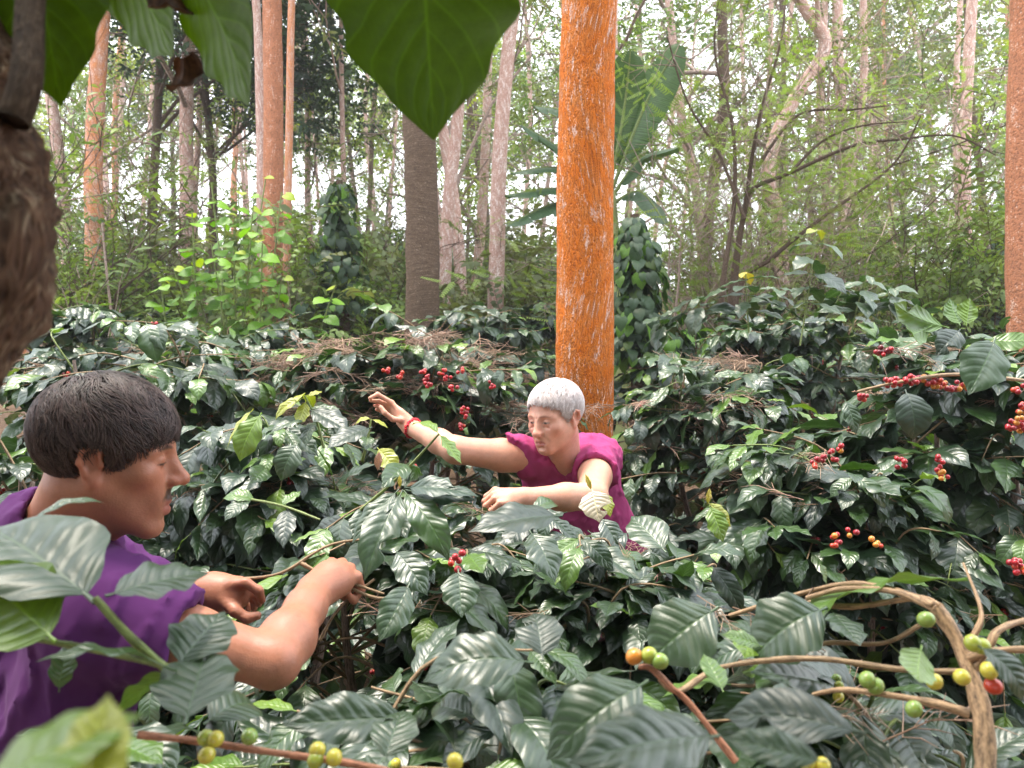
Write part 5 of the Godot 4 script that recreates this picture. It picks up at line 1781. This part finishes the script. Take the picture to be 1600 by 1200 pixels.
	for i in 62:
		var d := 9.5 + 20.0 * (i + rf(0, 1)) / 62.0
		var px := 40.0 + fmod(i * 617.0 + rf(0, 90), 1640.0)
		if px < 560 and px > 470 and d < 14.0: continue
		var w := rf(.07, .2) / d * FOCAL
		var lean := rf(-.1, .1)
		var kind: int = rng.randi() % 5
		var mm: Material = [M.pink, M.pink, M.brown, M.orange_pink, M.pink][kind]
		var leafy: String = ["fine", "broad", "slim", "fine", "fine"][rng.randi() % 5]
		var tint: int = rng.randi() % 5
		tree("slender_tree", "slender far tree with %s bark and %s %s leaves" % [["rosy", "rosy", "dark brown", "orange flecked", "rosy"][kind], ["deep green", "yellow green", "yellow green", "olive", "olive"][tint], {"fine": "small", "broad": "broad", "slim": "narrow"}[leafy]], "slender far trunks", [[px, 500], [px + lean * 160 + rf(-6, 6), 330], [px + lean * 330 + rf(-12, 12), 170], [px + lean * 520 + rf(-16, 16), 0]], d, w, mm,
			{"sides": 8, "per": 6, "rough": .08, "limbs": 7, "leaf": leafy, "tints": [green, light, light, olive, olive][tint], "from": .28, "per_end": 2, "rise": 2.5 + d * .1, "span": 0.9 + d * .03, "scatter": .4, "leaf_size": 1.0 + d * .022, "limb_bark": M.grey_twig})
		n += 1
	# a dense screen of trees far behind
	for i in 20:
		var d := 30.0 + 22.0 * rng.randf()
		var px := -60.0 + 1720.0 * (i + rf(0, 1)) / 20.0
		var tint: int = rng.randi() % 3
		tree("distant_tree", "distant %s tree with %s beyond the plantation" % [["yellow green", "deep green", "olive green"][tint], ["broad leaves and a rosy trunk", "small leaves and a dark trunk"][i % 2]], "distant leafy trees", [[px, 500], [px + rf(-20, 20), 300]], d, rf(.18, .35) / d * FOCAL, [M.pink, M.brown][i % 2],
			{"sides": 7, "per": 4, "limbs": 10, "leaf": ["broad", "fine"][i % 2], "tints": [light, green, olive][tint], "from": .12, "per_end": 4, "rise": 4.0, "span": 2.3, "scatter": .9, "leaf_size": 2.4, "limb_bark": M.grey_twig})
	print("trees ", Time.get_ticks_msec())
	undergrowth()
	sapling()
	pepper_vine("dark green pepper vine forming a column beside the dark scaly trunk", 530, 7.0, 285, 480, 105, [4, 1, 0, 3], 520, .125)
	pepper_vine("dark pepper vine tangle right beside the thick orange trunk", 992, 4.8, 340, 560, 115, [3, 4, 1, 0], 700, .10)
	pepper_vine("light green vine with yellowish leaves on a pale trunk", 1503, 7.0, 385, 480, 46, [1, 2, 4], 190, .11)
	pepper_vine("dark vine by the brick red trunk", 1562, 7.5, 365, 480, 50, [3, 4], 220, .12)
	banana()

# twiggy shrubs, mostly bare stems with a few leaves
func undergrowth():
	var spots := []
	for i in 46:
		var d := 6.2 + 10.0 * rng.randf()
		var px := rf(20, 1640)
		if i < 26: px = rf(1000, 1620)
		elif i < 36: px = rf(90, 330)
		elif i < 43:
			px = rf(450, 640)
			d += 3.0
		spots.append([px, d])
	var tint := [[Color(.24, .34, .06), Color(.18, .27, .05)], [Color(.12, .19, .045), Color(.16, .22, .05)], [Color(.19, .21, .09), Color(.13, .15, .06)]]
	for i in spots.size():
		var px: float = spots[i][0]
		var d: float = spots[i][1]
		var at := P(px, 600, d)
		at.y = ground_y(at.x, at.z)
		var tops := rf(1.6, 3.6)
		var root := thing("twiggy_shrub", "tangled twiggy shrub of thin bare stems under the shade trees", "shrub", at, "tangled twiggy shrubs")
		var mb := MB.new()
		var ends := []
		for k in rng.randi_range(5, 9):
			limbs(mb, at + Vector3(rf(-.25, .25), 0, rf(-.25, .25)), Vector3(rf(-.35, .35), 1, rf(-.3, .3)), tops * rf(.5, .8), rf(.010, .020), 3, ends, 0.17, 0.05, 4)
		part(root, "stems", mb.mesh(), M.grey_twig if i % 3 else M.brown).set_meta("kind", "stuff")
		var pick: int = rng.randi() % 4
		var kind: String = ["feather", "fine", "feather", "slim"][pick]
		var shade: int = rng.randi() % 3
		root.set_meta("label", "tangled shrub of %s stems with sparse %s %s leaves under the shade trees" % ["grey" if i % 3 else "dark", ["yellow green", "deep green", "olive"][shade], ["feathery", "small", "feathery", "narrow"][pick]])
		crown(root, ends.filter(func(_e): return rng.randf() < 0.33), kind, 1, .14, rf(.8, 1.15), tint[shade])
	# a shrub whose long bare boughs arch over the sprouting bush
	var bow := P(1140, 600, 6.0)
	bow.y = ground_y(bow.x, bow.z)
	var arch := thing("twiggy_shrub", "tall shrub with long bare boughs arching over the sprouting coffee bush", "shrub", bow, "tangled twiggy shrubs")
	for l in [[[1140, 470], [1165, 330], [1175, 295], [1230, 270], [1330, 228], [1400, 216], [1490, 212], [1560, 240]], [[1235, 268], [1290, 222], [1350, 195], [1420, 190]], [[1150, 470], [1170, 300], [1188, 180], [1220, 60], [1230, -40]], [[1130, 470], [1150, 330], [1148, 200], [1120, 80], [1125, -30]], [[1165, 340], [1120, 240], [1070, 160], [1040, 60]], [[1180, 260], [1250, 180], [1330, 170], [1390, 165]], [[1150, 470], [1210, 400], [1290, 340], [1390, 260], [1440, 180]]]:
		var ctrl := []
		for q in l: ctrl.append(P(q[0] + rf(-4, 4), q[1] + rf(-3, 3), 6.0 + rf(-.12, .12)))
		if l[0][1] == 470: ctrl.push_front(bow + Vector3(rf(-.1, .1), 0, rf(-.1, .1)))
		var path := spline(ctrl, 6)
		var bm := MB.new()
		tube(bm, path, taper(path.size(), .026 if l[0][1] == 470 else .014, .005), 6, Color.WHITE, none, false)
		var bough := part(arch, "bough", bm.mesh(), M.brown)
		var tm := MB.new()
		var en := []
		for i in 9:
			limbs(tm, path[rng.randi_range(path.size() / 3, path.size() - 1)], Vector3(rf(-1, 1), rf(-.6, .9), rf(-.4, .4)), rf(.25, .6), .006, 1, en, .2, .0, 3)
		part(bough, "twigs", tm.mesh(), M.grey_twig).set_meta("kind", "stuff")
		crown(arch, en.filter(func(_e): return rng.randf() < .35), "feather", 1, .08, .8, tint[0])
	# low leafy plants that close the floor
	for i in 40:
		var d := 7.0 + 22.0 * pow(rng.randf(), 1.3)
		var px := rf(-40, 1660) if i % 3 else rf(430, 700)
		var at := P(px, 600, d)
		at.y = ground_y(at.x, at.z)
		var tone: int = rng.randi() % 3
		var root := thing("leafy_shrub", "low %s shrub with %s leaves under the shade trees" % [["deep green", "olive", "yellow green"][tone], ["broad", "small"][i % 2]], "shrub", at, "low leafy shrubs")
		var mb := MB.new()
		var ends := []
		for k in 5:
			limbs(mb, at, Vector3(rf(-.9, .9), 1, rf(-.9, .9)), rf(.7, 1.2) * (1.0 + d * .02), .012, 2, ends, 0.2, 0.02, 3)
		part(root, "stems", mb.mesh(), M.grey_twig).set_meta("kind", "stuff")
		crown(root, ends, ["broad", "fine"][i % 2], 4, .24, 1.0 + d * .03, [[Color(.07, .12, .045), Color(.09, .15, .05)], [Color(.14, .17, .07), Color(.18, .20, .08)], [Color(.18, .26, .06), Color(.14, .21, .05)]][tone])

# sapling with tiers of broad light leaves
func sapling():
	var foot := P(345, 600, 5.2)
	foot.y = ground_y(foot.x, foot.z)
	var root := thing("sapling", "bright green sapling with tiers of broad soft leaves", "sapling", foot)
	var heart := leaf_mesh({"nu": 8, "nv": 4, "ratio": 0.40, "droop": 0.35, "fold": 0.2, "shape": "heart", "stalk": 0.25})
	var tops := [[330, 285], [372, 292], [300, 330], [415, 280], [440, 300], [352, 330], [270, 415], [300, 400], [395, 330], [250, 430], [440, 440], [525, 445], [330, 380], [410, 380], [365, 390]]
	for q in tops:
		var top := P(q[0], q[1], 5.0 + rf(-.25, .25))
		var mb := MB.new()
		var pts := spline([foot + Vector3(rf(-.1, .1), 0, rf(-.1, .1)), foot.lerp(top, .55) + Vector3(rf(-.1, .1), 0, 0), top], 6)
		tube(mb, pts, taper(pts.size(), .010, .004), 5, Color.WHITE, none, false)
		part(root, "stem", mb.mesh(), M.green_stem)
		for i in 18:
			var f := 1.0 - pow(i / 18.0, 1.0) * 0.60
			var p := pts[clampi(int(f * (pts.size() - 1)), 0, pts.size() - 1)] + Vector3(rf(-.02, .02), rf(-.03, .03), 0)
			var a: float = i * 2.4 + q[0]
			var tone: int = 2 if i < 3 else (1 if i < 8 else (0 if i % 2 else 1))
			if i == 0: tone = 5
			place(root, "leaf", heart, M.heart[tone], leaf_frame(p, Vector3(cos(a), rf(-.45, .0), sin(a) * .7), Vector3(rf(-.3, .3), 1, rf(.2, 1.0)), rf(.085, .14) * (0.8 if i < 2 else 1.0)))

func banana():
	var foot := P(965, 560, 7.2)
	foot.y = ground_y(foot.x, foot.z)
	var root := thing("banana_plant", "banana plant with large torn leaves behind the thick orange trunk", "plant", foot)
	var mb := MB.new()
	var neck := P(950, 300, 7.2)
	var pts := spline([foot, foot.lerp(neck, .5) + Vector3(.04, 0, 0), neck], 6)
	tube(mb, pts, taper(pts.size(), .12, .07), 12)
	part(root, "trunk", mb.mesh(), mat(lin(.24, .27, .10), .6))
	var m := mat(lin(.075, .15, .04), .38, .5)
	m.backlight_enabled = true
	m.backlight = lin(.5, .6, .2)
	var pale := mat(lin(.09, .16, .08), .35, .6)
	pale.backlight_enabled = true
	pale.backlight = lin(.5, .6, .3)
	var n2 := FastNoiseLite.new()
	n2.seed = 44
	n2.frequency = 1.0
	var ribs := picture(32, 512, func(a, b):
		var g: float = 0.72 + 0.16 * sin(b * 420.0 + 5.0 * n2.get_noise_1d(b * 20.0)) + 0.25 * n2.get_noise_2d(a * 3.0, b * 60.0)
		return Color(g, g, g * .9).linear_to_srgb())
	for q in [m, pale]:
		q.albedo_texture = ribs
		q.heightmap_enabled = true
		q.heightmap_texture = ribs
		q.heightmap_scale = 0.8
	# start, bend, tip in the picture, width, torn, upper face
	for l in [
		[[952, 300], [975, 170], [985, 80], .42, .1, Vector3(.2, .3, 1)], [[955, 300], [1010, 160], [1062, 70], .44, .15, Vector3(-.5, .2, .8)], [[955, 310], [1000, 250], [1060, 230], .40, .5, Vector3(.1, .9, .3)], [[945, 310], [905, 190], [835, 165], .36, .8, Vector3(-.1, .8, .6)],
		[[945, 320], [890, 245], [815, 195], .34, .8, Vector3(.1, .9, .4)], [[945, 325], [880, 265], [800, 270], .32, .7, Vector3(0, .9, .3)], [[945, 330], [885, 295], [790, 305], .34, .9, Vector3(0, .95, .25)], [[945, 335], [880, 315], [792, 352], .34, .9, Vector3(-.1, .9, .45)], [[955, 320], [1000, 300], [1040, 350], .34, .6, Vector3(.3, .8, .5)], [[948, 300], [930, 150], [900, 40], .42, .3, Vector3(-.3, .2, 1)]]:
		var q0 := P(l[0][0], l[0][1], 7.2)
		var q1 := P(l[1][0], l[1][1], 7.1)
		var q2 := P(l[2][0], l[2][1], 6.9)
		var path := spline([q0, q1, q2], 10)
		var bl := MB.new()
		var n := path.size()
		var start := 4
		for sg in [-1.0, 1.0]:
			var i := start
			while i < n - 1:
				# a strip between two tears
				var run := rng.randi_range(1, 3) if rng.randf() < l[4] else rng.randi_range(4, 7)
				var stop := mini(i + run, n - 1)
				var sag: float = rf(.0, .35) * l[4]
				var first := bl.v.size()
				for k in range(i, stop + 1):
					var f := float(k - start) / (n - 1 - start)
					var w: float = l[3] * 0.5 * pow(maxf(sin(PI * pow(clampf(f, 0.02, .985), .8)), 0), .55)
					if k == stop and stop < n - 1: w *= 0.93
					var t := (path[mini(k + 1, n - 1)] - path[maxi(k - 1, 0)]).normalized()
					var up: Vector3 = look * l[5]
					var side: Vector3 = t.cross(up).normalized() * sg
					up = side.cross(t) * sg
					if up.dot(look * l[5]) < 0: up = -up
					for j in 4:
						var v := j / 3.0
						bl.vert(path[k] + side * w * v + up * (0.10 * w * v - (0.3 + sag) * w * v * v) + t * 0.10 * v * w, up, Vector2(v, f))
				for k in stop - i:
					for j in 3:
						bl.quad(first + k * 4 + j, first + k * 4 + j + 1, first + (k + 1) * 4 + j + 1, first + (k + 1) * 4 + j)
				i = stop
		bl.smooth()
		var leaf := part(root, "leaf", bl.mesh(), m if l[4] < .4 else pale)
		var rib := MB.new()
		tube(rib, path, taper(n, .022, .005), 6, Color.WHITE, none, false)
		part(leaf, "midrib", rib.mesh(), M.green_stem)

# ---------------------------------------------------------------- the tree beside the lens
func make_overhang():
	var base := P(-300, 600, 0.62)
	var foot := Vector3(base.x, ground_y(base.x, base.z), base.z)
	var root := thing("gnarled_tree", "gnarled dark brown trunk stub with heart-shaped leaves hanging over the plantation", "tree", foot)
	var mb := MB.new()
	# the lumpy old limb at the edge of the view
	var path := spline([foot + Vector3(-.08, 0, 0), P(-330, 1000, .50), P(-190, 700, .46), P(-95, 540, .45), P(-55, 430, .45), P(-62, 330, .46), P(-72, 240, .47), P(-90, 120, .50), P(-95, -40, .54), P(-120, -400, .62), P(-150, -1100, .8)], 12)
	var rad := PackedFloat32Array()
	for i in path.size():
		var s := project(path[i])
		var r := 0.036
		r += 0.012 * exp(-pow((s.y - 330.0) / 130.0, 2.0)) + 0.004 * exp(-pow((s.y - 480.0) / 60.0, 2.0))
		rad.append(r)
	var nn := noise
	tube(mb, path, rad, 56, Color.WHITE, func(th, q): return 1.0 + 0.34 * nn.get_noise_3d(cos(th) * 1.5, q * 14.0, sin(th) * 1.5) + 0.16 * nn.get_noise_3d(cos(th) * 5.0, q * 44.0, sin(th) * 5.0), false)
	part(root, "trunk", mb.mesh(), M.gnarl)
	var st := MB.new()
	var p2 := spline([P(20, 190, .46), P(42, 120, .47), P(48, 0, .50), P(60, -200, .55)], 6)
	tube(st, p2, taper(p2.size(), .0095, .0085), 12)
	part(root, "branch", st.mesh(), M.brown)
	# a limb above the frame from which the leaves hang
	var up := MB.new()
	var p3 := spline([P(-95, -60, .54), P(150, -170, .58), P(420, -190, .62), P(700, -170, .62), P(900, -260, .62)], 8)
	tube(up, p3, taper(p3.size(), .016, .007), 8)
	part(root, "branch", up.mesh(), M.brown)
	var hearts := []
	for i in 3:
		hearts.append(leaf_mesh({"nu": 20, "nv": 10, "ratio": [0.40, 0.36, 0.42][i], "droop": [0.15, 0.3, -0.1][i], "fold": [0.10, 0.22, 0.05][i], "shape": "heart", "stalk": 0.0, "wave": 0.012, "seed": i * 1.3}))
	var blade: StandardMaterial3D = M.heart[0].duplicate()
	blade.backlight = lin(1.0, 1.0, 0.25)
	blade.roughness = 0.55
	blade.metallic_specular = 0.35
	# base, tip, depth, width, face
	for l in [[[655, -130], [682, 232], .62, .60, 1.0, Vector3(.0, .5, -.8), 0], [[60, -70], [88, 165], .52, .53, 1.15, Vector3(.1, .5, -.7), 2], [[300, -40], [424, 168], .60, .58, 1.05, Vector3(.25, .6, -.6), 1], [[180, -60], [300, 92], .66, .64, 1.05, Vector3(-.1, .7, -.6), 1], [[235, -120], [130, 10], .68, .68, 1.0, Vector3(0, .9, -.3), 2]]:
		var a := P(l[0][0], l[0][1], l[2])
		var along: Vector3 = P(l[1][0], l[1][1], l[3]) - a
		var t := leaf_frame(a, along, look * l[5], along.length(), l[4])
		place(root, "leaf", hearts[l[6]], blade, t)
		var sk := MB.new()
		var near := p3[0]
		for q in p3:
			if q.distance_to(a) < near.distance_to(a): near = q
		var ps := spline([near, near.lerp(a, .5) + Vector3(0, .01, 0), a], 4)
		tube(sk, ps, taper(ps.size(), .0022, .0016), 6)
		part(root, "stalk", sk.mesh(), M.green_stem)
	# dead curled scraps
	var scrap := leaf_mesh({"nu": 10, "nv": 6, "ratio": 0.36, "droop": 1.4, "fold": 1.1, "shape": "heart", "stalk": 0.0, "wave": 0.06, "seed": 2.0})
	var dead := mat(lin(.12, .055, .025), .85)
	dead.albedo_texture = M.twig.albedo_texture
	dead.backlight_enabled = true
	dead.backlight = lin(.4, .3, .2)
	for l in [[[285, 90], [293, 156], .62, 1.0, Vector3(.3, .2, -.9)], [[275, -40], [270, 42], .62, 1.2, Vector3(-.2, .4, -.9)]]:
		var a := P(l[0][0], l[0][1], l[2])
		var along := P(l[1][0], l[1][1], l[2]) - a
		var o := place(root, "dead_leaf", scrap, dead, leaf_frame(a, along, look * l[4], along.length() * 1.25, l[3]))
		o.set_meta("label", "curled dead brown leaf")

	# unseen: this tree's crown and trees behind the lens, shading bark and hanging leaves
	var ends := []
	var lm := MB.new()
	for i in 7:
		limbs(lm, path[-1] + Vector3(0, -.3 * i / 7.0, 0), Vector3(rf(-1, 1), rf(.3, 1), rf(-.1, 1.2)), rf(.9, 1.5), .03, 2, ends, .2, .02)
	part(root, "limbs", lm.mesh(), M.brown)
	var keep_ends := []
	for e in ends:
		if project(e[0]).z < 0.6 or project(e[0]).y < -250: keep_ends.append(e)
	var where := []
	var cols := []
	for e in keep_ends:
		for i in 5:
			var p: Vector3 = e[0] + Vector3(rng.randfn(), rng.randfn() * .6, rng.randfn()) * .22
			var s := project(p)
			if s.z > 0.0 and s.y > -160: continue
			where.append(leaf_frame(p, Vector3(rf(-1, 1), rf(-1, .1), rf(-1, 1)), Vector3.UP + Vector3(rf(-.6, .6), 0, rf(-.6, .6)), rf(.13, .2)))
			cols.append(Color(.09, .17, .02) * rf(.7, 1.2))
	many(root, "foliage", leaf_mesh({"nu": 6, "nv": 4, "ratio": 0.40, "droop": 0.3, "fold": 0.2, "shape": "heart", "stalk": 0.2}), M.heart_many, where, cols).set_meta("kind", "stuff")
	var greens := [Color(.07, .13, .03), Color(.10, .17, .04), Color(.06, .11, .03)]
	for t in [[-4.2, 2.6], [-2.2, 3.4], [-0.3, 3.0], [1.6, 3.6], [3.4, 2.8], [5.2, 1.6], [-5.6, 0.8]]:  # out of view, placed to block light from behind the lens
		var at := Vector3(t[0], -.05, t[1])
		var near := thing("shade_tree", "unseen leafy tree behind the lens, placed to shade the bark and hanging leaves", "tree", at, "unseen leafy trees behind the lens")
		var tm := MB.new()
		var tp := spline([at, at + Vector3(rf(-.1, .1), 1.6, rf(-.1, .1)), at + Vector3(rf(-.2, .2), 3.4, rf(-.1, .2)), at + Vector3(rf(-.3, .3), 5.4, rf(0, .4))], 6)
		tube(tm, tp, taper(tp.size(), .12, .06), 10)
		part(near, "trunk", tm.mesh(), M.pink)
		var en := []
		var lb := MB.new()
		for i in 12:
			limbs(lb, tp[rng.randi_range(4, tp.size() - 1)], Vector3(rf(-1, 1), rf(.0, .8), rf(-.4, 1)), rf(1.0, 1.7), .035, 2, en, .2, .02)
		part(near, "limbs", lb.mesh(), M.brown)
		var clear_ := []
		for e in en:
			if e[0].z > 0.9: clear_.append(e)
		crown(near, clear_, "broad", 7, .35, 2.0, greens)
